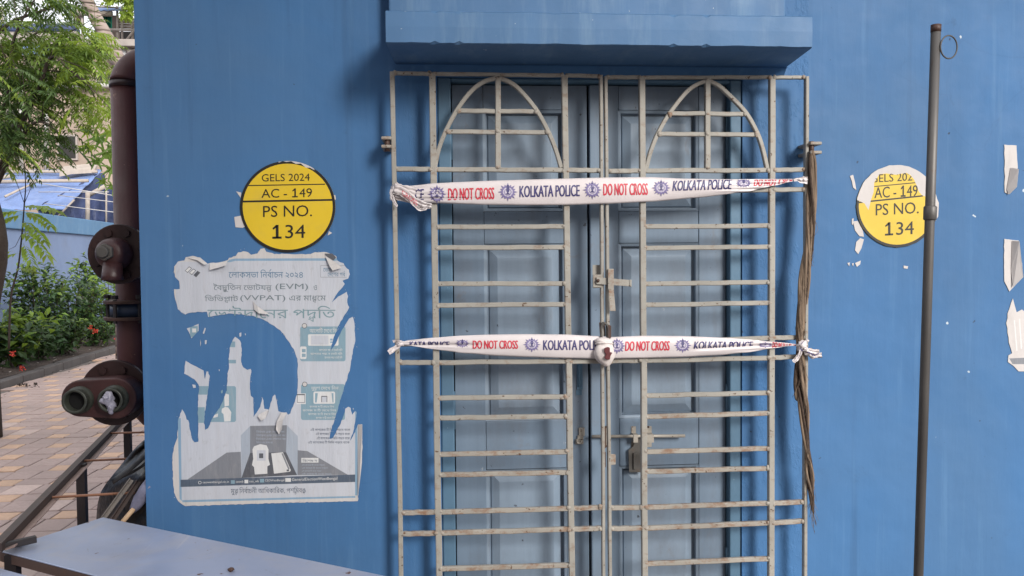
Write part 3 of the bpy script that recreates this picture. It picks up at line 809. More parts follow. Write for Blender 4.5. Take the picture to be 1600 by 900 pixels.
# hinge lugs into the wall
for par, x0, x1, yy in ((G1, 597, 613, (218, 231)), (G2, 1259, 1277, (226, 240))):
    for y in yy:
        b = MB(); p0, p1 = at(x0, y-2.5, -.06), at(x1, y+2.5, -.06); b.box((p0.x, -.095, p0.z), (p1.x, .0, p1.z)); bevel(b.build('hinge_lug', M['barr'], par), .003)
    b = MB(); b.smooth = True; b.tube([at((x0+x1)/2, yy[0]-5, -.08), at((x0+x1)/2, yy[1]+5, -.08)], .008, 10); b.build('hinge_pin', M['rusty'], par)
# hasp between the leaves
def plate(b, q, Yf, Yb):
    n = len(q); vs = [at(x, y, Yf) for x, y in q]+[at(x, y, Yb) for x, y in q]
    b.add(vs, [tuple(range(n)), tuple(range(2*n-1, n-1, -1))]+[(i, i+n, (i+1) % n+n, (i+1) % n) for i in range(n)])
b = MB(); plate(b, [(926, 414), (937, 414), (937, 450), (926, 450)], YG+.012, YG+.016); plate(b, [(927, 429), (940, 429), (940, 449), (927, 449)], YG-.012, YG+.011); b.build('hasp_bracket', M['bar'], G1)
b = MB(); plate(b, [(932, 433), (984, 437.5), (984, 447.5), (932, 444)], YG-.020, YG-.015); plate(b, [(984, 437), (987, 437), (987, 448), (984, 448)], YG-.022, YG-.004); bevel(b.build('hasp_bar', M['bar'], G1), .001)
b = MB(); b.smooth = True; b.blob(at(934.5, 438.5, YG-.022), .0055, 10, 6, 0, 1, 1, .6, 1); b.build('rivet', M['rusty'], G1)
b = MB(); plate(b, [(950, 421), (959, 421), (959, 454), (950, 452)], YG-.030, YG-.024); plate(b, [(950, 420), (959, 420), (959, 424), (950, 424)], YG-.0235, YG+.006)
plate(b, [(951, 453), (959, 453), (962, 486), (953, 486)], YG-.034, YG-.030); bevel(b.build('hasp_staple', M['barr'], G2), .001)
b = MB(); plate(b, [(953, 709), (962, 710), (962, 726), (953, 727)], YG-.008, YG+.012); bevel(b.build('lug', M['barr'], G2), .002)
b = MB(); plate(b, [(944, 668), (947, 668), (947, 700), (944, 700)], YG-.004, YG+.006); plate(b, [(944, 706), (946.5, 706), (946.5, 730), (944, 730)], YG-.006, YG+.008); b.build('lug', M['rusty'], G1)

# padlock and chain ring holding the leaves, wrapped in sealed cloth
pl = thing('padlock', 'dark rusty padlock shackle linking the two grille leaves above the cloth bundle', 'padlock', at(946, 515, YG-.02))
b = MB(); b.smooth = True
b.tube([at(x, y, YG-.022) for x, y in smooth_path([(940, 530), (939, 515), (941, 506), (945, 505), (949, 509), (951, 518), (951, 530)])], .0042, 9); b.build('shackle', M['grime_steel'], pl)
b = MB(); plate(b, [(936, 504), (945, 503), (946, 524), (943, 527), (937, 520)], YG-.006, YG+.008); b.build('link_plate', M['rusty'], pl)
b = MB(); plate(b, [(950, 507), (955, 509), (955, 528), (950, 528)], YG-.026, YG-.012); b.build('link_plate', M['rusty'], pl)
b = MB(); plate(b, [(933, 534), (959, 534), (959, 560), (933, 560)], YG-.040, YG-.018); b.build('lock_body', M['grime_steel'], pl)
cb = thing('cloth_bundle', 'white sealed cloth bundle with dark red wax, wrapped round the padlock', 'cloth', at(945, 550, YG-.04))
b = MB(); b.smooth = True
prof = [(941, 5, 527), (943, 13, 530), (944, 14, 534), (944.5, 11.5, 538), (944, 15, 543), (944, 17, 550), (944.5, 16.5, 557), (945, 12.5, 564), (947, 8, 569), (948, 3, 573)]
rings = []; N = 26
for (cx, rx, cy) in prof:
    c = at(cx, cy, YG-.034); r_ = rx*2.5/F
    rings.append([c+Vector((math.cos(2*math.pi*j/N)*r_, math.sin(2*math.pi*j/N)*r_*.8, 0))*(1+.10*math.sin(j*5+cy*.4)*.6+.12*noise.noise(Vector((math.cos(2*math.pi*j/N)*2, math.sin(2*math.pi*j/N)*2, cy*.15)))) for j in range(N)])
vs = [v for r_ in rings for v in r_]; fs = [tuple(range(N))[::-1], tuple((len(rings)-1)*N+j for j in range(N))]
for i in range(len(rings)-1):
    for j in range(N): k = (j+1) % N; fs.append((i*N+j, i*N+k, (i+1)*N+k, (i+1)*N+j))
b.add(vs, fs); o = b.build('wrap', M['cloth'], cb); sm = o.modifiers.new('s', 'SUBSURF'); sm.levels = 1; sm.render_levels = 2
b = MB(); b.smooth = True; b.tube([at(944+13*math.cos(t), 537+2.4*math.sin(t), YG-.034)-Vector((0, .020*math.sin(t)*1.0, 0))*-1 for t in [i*.42 for i in range(15)]], .0028, 7, closed=True); b.build('tie', M['cloth'], cb)
b = MB(); q = [(944, 544), (949, 542), (953, 543), (953, 550), (957, 551), (954, 556), (953, 562), (948, 562), (944, 559), (947, 554), (944, 550)]
plate(b, q, YG-.068, YG-.055); bevel(b.build('wax_seal', M['stain'], cb), .002)

# =================================================================== POLICE TAPES
def interp(tab, x):
    if x <= tab[0][0]: return tab[0][1]
    for (a, va), (c, vc) in zip(tab, tab[1:]):
        if x <= c:
            t = (x-a)/(c-a); t = t*t*(3-2*t)*.35+t*.65; return va+(vc-va)*t
    return tab[-1][1]
def tape(name, label, top, bot, texts, crease, base=-.088, bulge=.008):
    root = thing(name, label, 'barrier tape', at(930, 300, base), 'police tapes across the gate')
    x0, x1 = top[0][0], top[-1][0]
    def Y(px, py):
        a, c = interp(top, px), interp(bot, px); t = (py-a)/max(c-a, .5); t = min(max(t, 0), 1)
        y = base-bulge*4*t*(1-t)*min(1, (c-a)/30)
        y += .0035*noise.noise(Vector((px*.02, py*.03, 3)))+.0012*noise.noise(Vector((px*.05+py*.06, py*.02, 11)))
        endk = max(0, 1-min(px-x0, x1-px)/170.0)
        y += -.0022*abs(math.sin((py-a)/max(c-a, 1)*9+px*.012))*max(0, 1-min(px-x0, x1-px)/230.0)
        y += endk*.009*noise.noise(Vector((px*.006, py*.35, 7)))
        for cx0, cx1, f in crease:
            if cx0 <= px <= cx1:
                d = abs(py-f(px)); k = min(1, (px-cx0)/25, (cx1-px)/25); y += .007*max(0, 1-d/3.0)*max(0, k)
        return y
    nx, nv = 190, 14; vs = []; fs = []
    for i in range(nx+1):
        px = x0+(x1-x0)*i/nx; a, c = interp(top, px), interp(bot, px)
        for j in range(nv+1):
            py = a+(c-a)*j/nv; vs.append(at(px, py, Y(px, py)))
    for i in range(nx):
        for j in range(nv): q = i*(nv+1)+j; fs.append((q, q+1, q+nv+2, q+nv+1))
    b = MB(); b.smooth = True; b.add(vs, fs); o = b.build('strip', M['tape'], root)
    s_ = o.modifiers.new('t', 'SOLIDIFY'); s_.thickness = .0004; s_.offset = -1
    pt = lambda x, y: at(x, y, Y(x, y)-.0011)
    edge = [lambda u, v: v-interp(top, u)-.8, lambda u, v: interp(bot, u)-.8-v, lambda u, v: u-x0, lambda u, v: x1-u]
    for (s, bx, mi, rot, cl, shear) in texts:
        tx = MB()
        for sh, dp in ((-.45, 0), (.45, .00012)):
            place_text(tx, s, (bx[0]+sh, bx[1], bx[2]+sh, bx[3]), lambda x, y: pt(x, y)-Vector((0, dp, 0)), .042, rot, None, 0, shear, edge+(cl or []), 2.5)
        tx.build('lettering', M['red'] if mi else M['navy'], root)
    return root, Y, pt, edge
def emblem(b, cx, cy, rx, ry, pt, edge, rot=0):
    def poly(q, mi):
        r_ = q
        for f in edge:
            nq = []
            for i in range(len(r_)):
                A, B = r_[i], r_[(i+1) % len(r_)]; fa, fb = f(*A), f(*B)
                if fa >= 0: nq.append(A)
                if (fa >= 0) != (fb >= 0): k = fa/(fa-fb); nq.append((A[0]+(B[0]-A[0])*k, A[1]+(B[1]-A[1])*k))
            r_ = nq
            if len(r_) < 3: return
        b.cur = mi; off = Vector((0, -.0003 if mi == 0 else (-.0006 if mi == 1 else 0), 0)); b.add([pt(*p)+off for p in r_], [tuple(range(len(r_)))])
    def rg(r0, r1, mi, n=24, a0=0):
        for i in range(n):
            t0, t1 = 2*math.pi*i/n, 2*math.pi*(i+1)/n
            poly([(cx+rx*r0*math.cos(t0), cy+ry*r0*math.sin(t0)), (cx+rx*r1*math.cos(t0), cy+ry*r1*math.sin(t0)), (cx+rx*r1*math.cos(t1), cy+ry*r1*math.sin(t1)), (cx+rx*r0*math.cos(t1), cy+ry*r0*math.sin(t1))], mi)
    # rayed star of 8 long and 8 short points
    for k in range(16):
        a = 2*math.pi*k/16; R1 = 1.0 if k % 2 == 0 else .84; da = .17
        poly([(cx+rx*.66*math.cos(a-da), cy+ry*.66*math.sin(a-da)), (cx+rx*R1*math.cos(a), cy+ry*R1*math.sin(a)), (cx+rx*.66*math.cos(a+da), cy+ry*.66*math.sin(a+da))], 0)
    rg(0, .50, 2); rg(.50, .66, 0); rg(.30, .37, 0)
    for k in range(10): a = 2*math.pi*k/10; q = .455; poly([(cx+rx*(q*math.cos(a)+.04*math.cos(t)), cy+ry*(q*math.sin(a)+.04*math.sin(t))) for t in (0, 1.6, 3.1, 4.7)], 0)
    # small pillar with a wide capital in the middle
    for q in ([(-.12, -.75), (.12, -.75), (.16, -.10), (.07, .02), (.07, .12), (-.07, .12), (-.07, .02), (-.16, -.10)], [(-.15, .13), (.15, .13), (.18, .24), (-.18, .24)]):
        poly([(cx+rx*x, cy+ry*y) for x, y in q], 1)
top1 = [(612, 296), (620, 293), (640, 290.5), (678, 286.3), (720, 284.3), (761, 282.5), (820, 280.7), (883, 279), (947, 277.3), (1018, 276.8), (1067, 279), (1140, 280), (1200, 279.8), (1247, 279.6)]
bot1 = [(612, 304), (620, 313), (640, 317), (678, 317.5), (720, 318.8), (761, 320), (820, 320.6), (883, 320.3), (947, 318.4), (1018, 315), (1091, 309), (1164, 300), (1213, 289.5), (1235, 284), (1247, 281.8)]
f_top = lambda lim: (lambda u, v: v-lim(u))
tx1 = [("KOLKATA POLICE", (567, 296, 662, 313), 0, -.022, [lambda u, v: u-630], 0),
       ("DO NOT CROSS", (700.5, 293.5, 772, 312), 1, -.02, None, 0), ("KOLKATA POLICE", (812, 289.5, 905.5, 307.5), 0, -.018, None, 0),
       ("DO NOT CROSS", (943, 286.5, 1012, 305), 1, -.012, None, 0), ("KOLKATA POLICE", (1052, 281, 1143, 297), 0, -.03, None, -.12),
       ("DO NOT CROSS", (1179, 279, 1243, 290), 1, -.03, None, -.2)]
tp1, Y1, pt1, ed1 = tape('police_tape', 'upper white police tape tied across the top third of the gate', top1, bot1, tx1, [])
b = MB()
for cx, cy, rx, ry in ((682.7, 303.5, 15, 15), (793.5, 300, 15.5, 14.5), (925.5, 296.8, 15, 15), (1033, 293.6, 15, 13.5), (1162, 286, 14, 8)):
    b = MB(); emblem(b, cx, cy, rx, ry, pt1, ed1); b.build('emblem', [M['violet'], M['navy'], M['pale_violet']], tp1)
top2 = [(622, 536), (638, 531.6), (678, 527.5), (720, 524.5), (761, 522.8), (820, 522), (883, 522.6), (930, 525), (957, 526.5), (1005, 524.5), (1067, 525), (1140, 528), (1201, 533), (1230, 536), (1245, 538)]
bot2 = [(622, 538), (638, 539.5), (678, 546), (727, 552), (775, 556), (824, 558), (883, 559.8), (930, 560.5), (957, 560.5), (1010, 559.5), (1067, 558), (1116, 555.6), (1164.5, 551), (1213, 543.5), (1230, 541), (1245, 540)]
cr1 = lambda x: 539.2+(x-640)*.004; cr2 = lambda x: 541+(x-1085)*-.006
tx2 = [("KOLKATA POLICE", (620, 533.5, 702, 543.5), 0, -.0, [lambda u, v: 539.0-v, lambda u, v: u-640], 0),
       ("DO NOT CROSS", (739, 532, 809, 545), 1, -.0, None, 0), ("KOLKATA POLICE", (849, 531.5, 943, 547), 0, 0, [lambda u, v: 940-u], 0),
       ("DO NOT CROSS", (977.5, 533, 1046, 548), 1, -.01, None, -.05), ("KOLKATA POLICE", (1085, 533.5, 1176, 545.5), 0, .0, [lambda u, v: 545-(u-1085)*.045-v], -.15),
       ("DO NOT CROSS", (1207, 534.5, 1245, 543), 1, .0, None, -.1)]
tp2, Y2, pt2, ed2 = tape('police_tape', 'lower white police tape tied across the gate at padlock height', top2, bot2, tx2, [(640, 760, cr1), (1075, 1215, lambda x: 545.2-(x-1085)*.045)])
b = MB()
for cx, cy, rx, ry in ((722.5, 536.5, 12, 7), (831, 538.5, 14, 12), (964, 540.5, 14, 13), (1066.7, 539.7, 14, 12), (1196, 539, 13, 4.5)):
    b = MB(); emblem(b, cx, cy, rx, ry, pt2, ed2); b.build('emblem', [M['violet'], M['navy'], M['pale_violet']], tp2)
# knots and loose ends
def strip3(b, pts, wds, Yc, n=5, crump=.006, seed=0):
    path = smooth_path(pts, n); k = len(path); m = 6; vs = []; fs = []
    for i, p in enumerate(path):
        q = path[min(i+1, k-1)]; o = path[max(i-1, 0)]; dx, dy = q[0]-o[0], q[1]-o[1]; L = math.hypot(dx, dy) or 1
        wd = wds[0]+(wds[1]-wds[0])*i/(k-1)
        for j in range(m+1):
            s_ = (j/m-.5)*wd; px, py = p[0]-dy/L*s_, p[1]+dx/L*s_
            py += 2.0*noise.noise(Vector((i*.5, j*.6, seed))); px += 2.0*noise.noise(Vector((i*.5, j*.6, seed+9)))
            vs.append(at(px, py, Yc(i/(k-1))+crump*math.sin(j*2.1+seed)+crump*1.5*noise.noise(Vector((i*.45, j*.9, seed+4)))))
    for i in range(k-1):
        for j in range(m): q = i*(m+1)+j; fs.append((q, q+1, q+m+2, q+m+1))
    b.add(vs, fs)
kn1 = MB(); kn1.smooth = True
kn1.blob(at(616, 298, YG-.018), .014, 14, 10, .35, 120, .8, .9, 1.1)
strip3(kn1, [(616, 296), (630, 300), (645, 312), (662, 320), (674, 322)], (16, 8), lambda t: -.105-.01*t, 5, .005, 3)
strip3(kn1, [(615, 296), (612, 306), (616, 316), (620, 323)], (9, 3), lambda t: -.098, 5, .003, 8)
strip3(kn1, [(640, 306), (650, 322), (660, 327), (668, 320)], (6, 7), lambda t: -.112, 5, .004, 12)
strip3(kn1, [(618, 286), (622, 291), (632, 294), (650, 300)], (6, 12), lambda t: -.100, 4, .004, 15)
kn1.build('knot', M['tape'], tp1)
b = MB(); place_text(b, "CROSS", (628, 305, 652, 313), lambda x, y: at(x, y, -.1235), .012, .75, None, 0); b.build('lettering', M['red'], tp1)
k2 = MB(); k2.smooth = True
k2.blob(at(1256, 281, YG-.014), .010, 12, 8, .45, 150); strip3(k2, [(1240, 280), (1250, 281), (1262, 282)], (3, 12), lambda t: -.09, 4, .003, 5); k2.build('knot', M['tape'], tp1)
k3 = MB(); k3.smooth = True
k3.blob(at(625, 537, YG-.014), .011, 12, 8, .4, 150, 1.2, 1, .8); strip3(k3, [(626, 537), (617, 544), (607, 551)], (7, 9), lambda t: -.088-.006*t, 5, .004, 2)
strip3(k3, [(626, 536), (620, 532), (614, 534)], (3, 5), lambda t: -.09, 4, .003, 5); k3.build('knot', M['tape'], tp2)
k4 = MB(); k4.smooth = True
k4.blob(at(1253, 540, YG-.026), .015, 14, 9, .4, 130, 1, .8, 1); strip3(k4, [(1254, 542), (1264, 552), (1272, 556), (1284, 555)], (10, 9), lambda t: -.10-.004*t, 6, .005, 21)
strip3(k4, [(1256, 545), (1266, 548), (1280, 550)], (6, 8), lambda t: -.108, 5, .004, 25)
strip3(k4, [(1252, 544), (1248, 556), (1240, 566)], (7, 6), lambda t: -.10, 5, .004, 22); strip3(k4, [(1250, 538), (1258, 534), (1262, 530)], (5, 4), lambda t: -.10, 4, .003, 27)
k4.build('knot', M['tape'], tp2)
b = MB()
for (x, y, l, a) in ((1262, 549, 8, .4), (1268, 553, 7, .3), (1275, 553, 6, -.3), (1252, 536, 6, -.6), (1250, 543, 6, .8), (1246, 557, 5, -1)):
    dx, dy = l*math.cos(a), l*math.sin(a); plate(b, [(x, y), (x+dx, y+dy), (x+dx-1, y+dy+1.6), (x, y+1.6)], -.118, -.116)
b.build('lettering', M['navy'], tp2)

# =================================================================== ROPE BUNDLE hanging from the right hinge
rp = thing('rope_bundle', 'frayed brown jute rope bundle hanging beside the right edge of the gate', 'rope', at(1268, 235, -.08))
rr = random.Random(3)
wp = [(1269, 236, 2.5), (1269, 262, 6), (1268, 330, 7.5), (1264, 380, 7.5), (1256, 440, 8), (1251, 500, 7), (1250, 545, 6.5), (1251, 590, 9), (1256, 640, 6), (1261, 700, 5), (1265, 740, 6), (1269, 775, 4), (1271, 803, 2.5)]
for s_ in range(24):
    b = MB(); b.smooth = True; a0 = rr.uniform(0, 6.28); tw = rr.uniform(1.5, 2.4); rad = rr.uniform(.35, 1)
    nend = 13 if s_ % 3 == 0 else rr.choice((7, 8, 10, 12)); pts = []
    for i, (x, y, wd) in enumerate(wp[:nend]):
        a = a0+tw*i*.55
        kk = 1.0 if i < 8 else 2.2; pts.append((x+math.cos(a)*wd*rad+(rr.uniform(-kk, kk)), y+rr.uniform(-3, 3) if 0 < i else y, math.sin(a)*rad))
    if s_ % 4 == 1: pts = pts[:8]+[(1243, 612, .5), (1247, 625, .6), (1254, 618, .4), (1255, 600, .3), (1253, 575, 0)]
    path = [at(x, y, -.082+.013*z) for x, y, z in smooth_path(pts, 6)]
    n = len(path); b.tube(path, lambda i: .0046*(1 if i < n-5 else (n-i)/6+.1), 6); b.build('strand', M['rope'] if s_ % 3 else M['rope2'], rp)
b = MB(); b.smooth = True
for i in range(110):
    x, y, wd = rr.choice(wp[2:]); x0, y0 = x+rr.uniform(-wd, wd), y+rr.uniform(-20, 20)
    z = rr.uniform(-1, 1); b.tube([at(x0, y0, -.09+.012*z), at(x0+rr.uniform(-3, 3), y0+12, -.09+.012*z), at(x0+rr.uniform(-6, 6), y0+24, -.09+.012*z)], .0006, 3)
b.build('loose_fibre', M['rope'], rp, kind='stuff')

# =================================================================== STICKERS, POSTER, SCRAPS
wp_ = lambda Y: (lambda x, y: at(x, y, Y))
def circ(cx, cy, rx, ry, n=64, j=0, rg=None):
    return [(cx+rx*math.cos(2*math.pi*i/n)*(1+(rg.uniform(-j, j) if rg else 0)), cy+ry*math.sin(2*math.pi*i/n)*(1+(rg.uniform(-j, j) if rg else 0))) for i in range(n)]
rg = random.Random(4)
s1 = thing('round_sticker', 'round yellow notice with black rim stuck above the torn poster', 'sticker', at(450, 323, 0), 'yellow polling station notices')
cx, cy, rx, ry = 449.5, 323, 74.5, 71.5
outer = circ(cx, cy, rx, ry)
def hline(y0, y1, x0, x1, th): return [(x0, y0-th/2), (x1, y1-th/2), (x1, y1+th/2), (x0, y0+th/2)]
inner = circ(cx, cy, rx-4.2, ry-4.2)
rim_tear = [(430, 250), (446, 249.5), (470, 251), (478, 254), (490, 263), (492, 266), (484, 262), (478, 262), (470, 255.5), (462, 256), (455, 252), (447, 253), (442, 251.5), (436, 254)]
sheet_layers([outer], [(outer, 1), (inner, 0), (hline(290, 287.8, 386, 508, 1.7), 1), (hline(315, 312.3, 378, 519, 3), 1), (rim_tear, 2)], 'paper', [M['yellow'], M['black'], M['scrap']], wp_(-.004), .002, s1)
pt = wp_(-.0047)
for s, bx, bo in (("GELS 2024", (409, 271.5, 484, 283), .028), ("AC - 149", (408.5, 294.5, 487.5, 308.6), .028), ("PS NO.", (411, 321, 487.5, 338.6), .028), ("134", (425.5, 351, 477, 372.6), .034)):
    b = MB(); place_text(b, s, bx, pt, bo, -.018); b.build('lettering', M['black'], s1)
b = MB(); 
for q in ([(366, 339), (381, 336), (383, 354), (379, 356), (368, 355)], [(369, 299), (377, 301), (376, 309)], [(519, 304), (524, 305), (525, 311), (521, 315)], [(514, 361), (519, 364), (512, 368)]):
    b = MB(); plate(b, q, -.0018, -.0002); b.build('torn_paper', M['scrap'], s1)
s2 = thing('round_sticker', 'round yellow notice torn and bleached at the top, half behind the metal pole', 'sticker', at(1403, 322, 0), 'yellow polling station notices')
cx, cy, rx, ry = 1402, 322, 63.5, 64.5
outer = circ(cx, cy, rx, ry, 64, .008, rg); inner = circ(cx-.3, cy-.6, rx-3.6, ry-3.6)
white = [(1337, 312), (1336, 250), (1470, 250), (1470, 335), (1458, 334), (1450, 330), (1446, 307), (1441, 305), (1436, 300), (1432, 289), (1428, 280), (1422, 273), (1416, 270), (1400, 273), (1385, 271), (1374, 272), (1366, 285), (1365, 300), (1361, 312), (1357, 328), (1351, 318), (1343, 314)]
rsc = [(1337, 318), (1341, 317), (1352, 365), (1375, 383), (1402, 387.5), (1430, 383), (1452, 365), (1460, 347), (1466, 350), (1440, 392), (1380, 392), (1340, 360)]
sheet_layers([outer], [(outer, 1), (inner, 0), (hline(291.5, 285.5, 1366, 1430, 1.5), 1), (hline(316.5, 306, 1341, 1442, 2.4), 1), (white, 2)], 'paper', [M['yellow2'], M['black'], M['scrap']], wp_(-.004), .002, s2)
nw = lambda x, y: not inside(white, x, y) and math.hypot(x-1402, y-322) < 61
for s, bx, kp in (("GELS 2024", (1361, 271, 1434, 283.5), nw), ("AC - 149", (1366.5, 290.5, 1434, 308), None), ("PS NO.", (1368.5, 317, 1435.5, 335), None), ("134", (1383, 346.5, 1428, 367), None)):
    b = MB(); place_text(b, s, bx, pt, .028, -.05, kp); b.build('lettering', M['black'], s2)
b = MB()
for q in ([(1328, 275), (1333, 273), (1336, 285), (1338, 297), (1333, 293), (1331, 283)], [(1333, 346), (1340, 345), (1348, 360), (1350, 370), (1343, 369), (1336, 360)], [(1338, 378), (1344, 372), (1350, 374), (1346, 388), (1341, 397), (1336, 391)],
          [(1324, 411), (1328, 410), (1327, 416)], [(1331, 412), (1334, 411), (1333, 416)], [(1336, 411), (1345, 407), (1344, 413), (1339, 417)], [(1412, 415), (1419, 416), (1418, 420), (1412, 419)], [(1462, 305), (1467, 317), (1466, 338), (1462, 345)], [(1331, 342), (1334, 341), (1333, 352), (1331, 350)]):
    b = MB(); plate(b, q, -.0018, -.0002); b.build('torn_paper', M['scrap'], s2)

# the poster; print coordinates u,v as measured, 4.09 units to a photo pixel
K = 4.09
PO = [(50,150),(75,118),(115,110),(125,90),(165,82),(215,90),(245,115),(262,130),(300,125),(345,122),(390,110),(400,95),(445,82),(460,60),(490,52),(520,58),(540,72),(580,68),(600,38),(625,30),(640,55),(690,68),(800,70),(920,70),(950,58),(1000,55),(1050,65),(1085,85),(1095,115),(1130,128),(1140,150),(1165,170),(1172,200),(1160,228),(1125,240),(1140,262),(1125,280),(1090,320),(1055,380),(1100,340),(1150,312),(1160,340),(1155,380),(1168,410),(1160,430),(1130,470),(1100,530),(1070,600),(1045,695),(1080,640),(1120,560),(1170,480),(1190,472),(1200,500),(1208,620),(1200,660),(1185,720),(1175,800)]
def z6(L): return [(x, y+818) for x, y in L]
PO += z6([(1150,60),(1140,90),(1110,190),(1080,290),(1050,380),(1040,435),(1065,425),(1090,380),(1120,320),(1145,240),(1160,228),(1178,235),(1185,280),(1205,255),(1218,265),(1210,310),(1195,380),(1175,445),(1200,400),(1225,340),(1250,340),(1252,480),(1245,620),(1228,760),(1225,830),(1150,832),(1000,835),(740,842),(500,850),(120,862),(75,830),(50,775),(42,700),(38,540),(50,480),(70,425),(75,320),(90,270),(100,242),(120,275),(130,310),(140,315),(150,370),(165,440),(180,455),(203,450),(205,380),(200,260),(205,150),(210,100),(190,60),(150,35)])
PO += [(115,835),(115,800),(125,752),(160,775),(200,795),(235,815),(245,870),(255,825),(265,820),(275,850),(270,900)]
PO += z6([(262,160),(245,260),(240,330),(248,375),(265,365),(290,310),(310,275),(340,235),(355,205),(370,165),(385,120),(390,60)])
PO += [(390,830),(400,800),(398,740),(405,670),(425,615),(440,600),(460,612),(478,640),(480,700),(478,760),(490,795),(515,810),(535,803),(543,810),(535,860),(530,900)]
PO += z6([(540,160),(555,170),(556,292),(575,265),(600,225),(612,168),(620,190),(625,240),(655,248),(680,160),(692,148),(705,190),(715,255),(740,265),(765,262),(775,278),(790,270),(815,210),(835,150),(840,60)])
PO += [(838,740),(820,690),(790,640),(740,570),(700,535),(650,505),(600,480),(550,465),(480,455),(400,450),(330,460),(265,470),(258,440),(200,440),(150,445),(120,455),(95,440),(75,420),(60,370),(52,330),(50,295),(85,292),(80,240),(55,215),(48,180)]
rg = random.Random(9)
def fray(poly, step=14, amp=2.2):
    out = []
    for i, p in enumerate(poly):
        q = poly[(i+1) % len(poly)]; L = math.hypot(q[0]-p[0], q[1]-p[1]); n = max(1, int(L/step))
        for k in range(n):
            t = k/n; out.append((p[0]+(q[0]-p[0])*t+rg.uniform(-amp, amp), p[1]+(q[1]-p[1])*t+rg.uniform(-amp, amp)))
    return out
PF = fray(PO)
ISL = [[(130,545),(160,535),(205,515),(205,560),(160,608),(145,570)], [(232,575),(245,540),(252,545),(240,580)], [(246,620),(258,620),(255,645),(246,645)], [(466,575),(478,570),(478,595),(468,598)], [(500,578),(508,578),(506,590)], [(333,808),(342,808),(338,818)], [(216,615),(221,640),(217,660)],
       z6([(165,85),(185,88),(188,105),(172,108)]), z6([(348,125),(360,120),(358,140),(350,142)]), z6([(1192,236),(1198,240),(1193,248)])]
def rc(x0, y0, x1, y1): return [(x0, y0), (x1, y0), (x1, y1), (x0, y1)]
def rr_(x0, y0, x1, y1, r=14):
    out = []
    for cx, cy, a in ((x1-r, y0+r, -90), (x1-r, y1-r, 0), (x0+r, y1-r, 90), (x0+r, y0+r, 180)):
        for k in range(4): t = R(a+k*30); out.append((cx+r*math.cos(t), cy+r*math.sin(t)))
    return out
# material slots: 0 edge paper,1 poster,2 line,3 teal,4 grey,5 light grey,6 dark,7 band,8 white
PR = [([(60,118),(240,118),(300,132),(390,125),(420,113),(1090,113),(1206,120),(1206,1612),(96,1650),(92,1400),(85,1150),(60,900)], 1),
      ([(385,122),(400,106),(440,98),(1085,96),(1100,112),(440,113),(405,122)], 2),
      ([(1206,120),(1220,120),(1222,1612),(1206,1612)], 2), (z6([(72,300),(92,300),(98,830),(84,815)]), 2), (z6([(100,824),(1208,797),(1208,809),(104,838)]), 2),
      (rr_(855,532,1145,755), 3), (rr_(905,582,1100,655,8), 8), (rr_(855,660,895,740,8), 8), (rc(866,676,890,697), 3), (rc(866,706,890,727), 3), ([(925,590),(1035,590),(1035,648),(925,648)], 1), (rc(1046,610,1062,622), 2), (rc(1046,628,1062,637), 2),
      (z6(rr_(860,82,1142,312)), 3), (z6(rr_(940,130,1078,208,10)), 8), (z6([(950,140),(968,140),(960,200),(950,200)]), 3), (z6(rc(990,158,1028,198)), 6), (z6(rc(994,163,1024,198)), 1), (z6([(1055,140),(1068,140),(1068,200),(1062,200)]), 3), (z6(rc(832,142,890,210)), 8), (z6(rc(835, 146, 885, 153)), 6), (z6(rc(835, 153, 839, 200)), 4), (z6(rc(882, 153, 886, 200)), 4), (z6(rc(835, 198, 886, 202)), 4),
      (z6(rr_(262,95,445,325)), 3), (z6([(370,140),(400,150),(400,220),(372,225)]), 8), (z6([(355,240),(375,228),(395,232),(415,262),(410,320),(370,322),(365,275),(352,262)]), 8), (z6([(295,285),(330,270),(328,292),(300,298)]), 8),
      (z6(rc(200,95,268,150)), 3), (z6(rc(195,230,245,330)), 3), (rc(398,628,440,665), 3), (rc(398,745,445,768), 3), (z6([]) or rc(150,530,200,600), 3), (rc(165,545,190,570), 8),
      (z6([(135,692),(385,520),(475,515),(480,690)]), 4), (z6([(838,505),(900,510),(1160,662),(838,664)]), 4),
      (z6([(475,410),(535,350),(770,345),(840,415),(838,664),(480,682)]), 5), (z6([(535,350),(770,345),(765,520),(535,522)]), 4), (z6([(480,682),(535,522),(765,518),(835,664)]), 6),
      (z6([(560,480),(600,466),(640,474),(652,500),(652,560),(662,598),(645,608),(645,655),(565,660),(560,612),(547,600),(555,560),(550,500)]), 8), (z6(rc(578,505,634,572)), 1), (z6(rc(592,525,619,556)), 6),
      (z6([(670,525),(745,518),(795,632),(790,642),(688,655)]), 8), (z6([(735,526),(745,524),(788,625),(778,628)]), 4), (z6(rc(768,628,784,640)), 6),
      (z6(rc(862,554,972,584)), 8), (z6([(90,694),(1206,660),(1206,708),(90,740)]), 7),
      (z6(rc(412,697,437,719)), 3), (z6(rc(499,694,523,716)), 8), (z6(rc(598,688,624,711)), 3), (z6(rc(760,683,796,707)), 8)]
for (y, x0, x1) in ((141, 985, 1150),): PR += [(rc(x0, y, x1, y+2.5), 4), (rc(x0, 216, x1, 218.5), 4), (rc(x0, y, x0+2.5, 217), 4)]
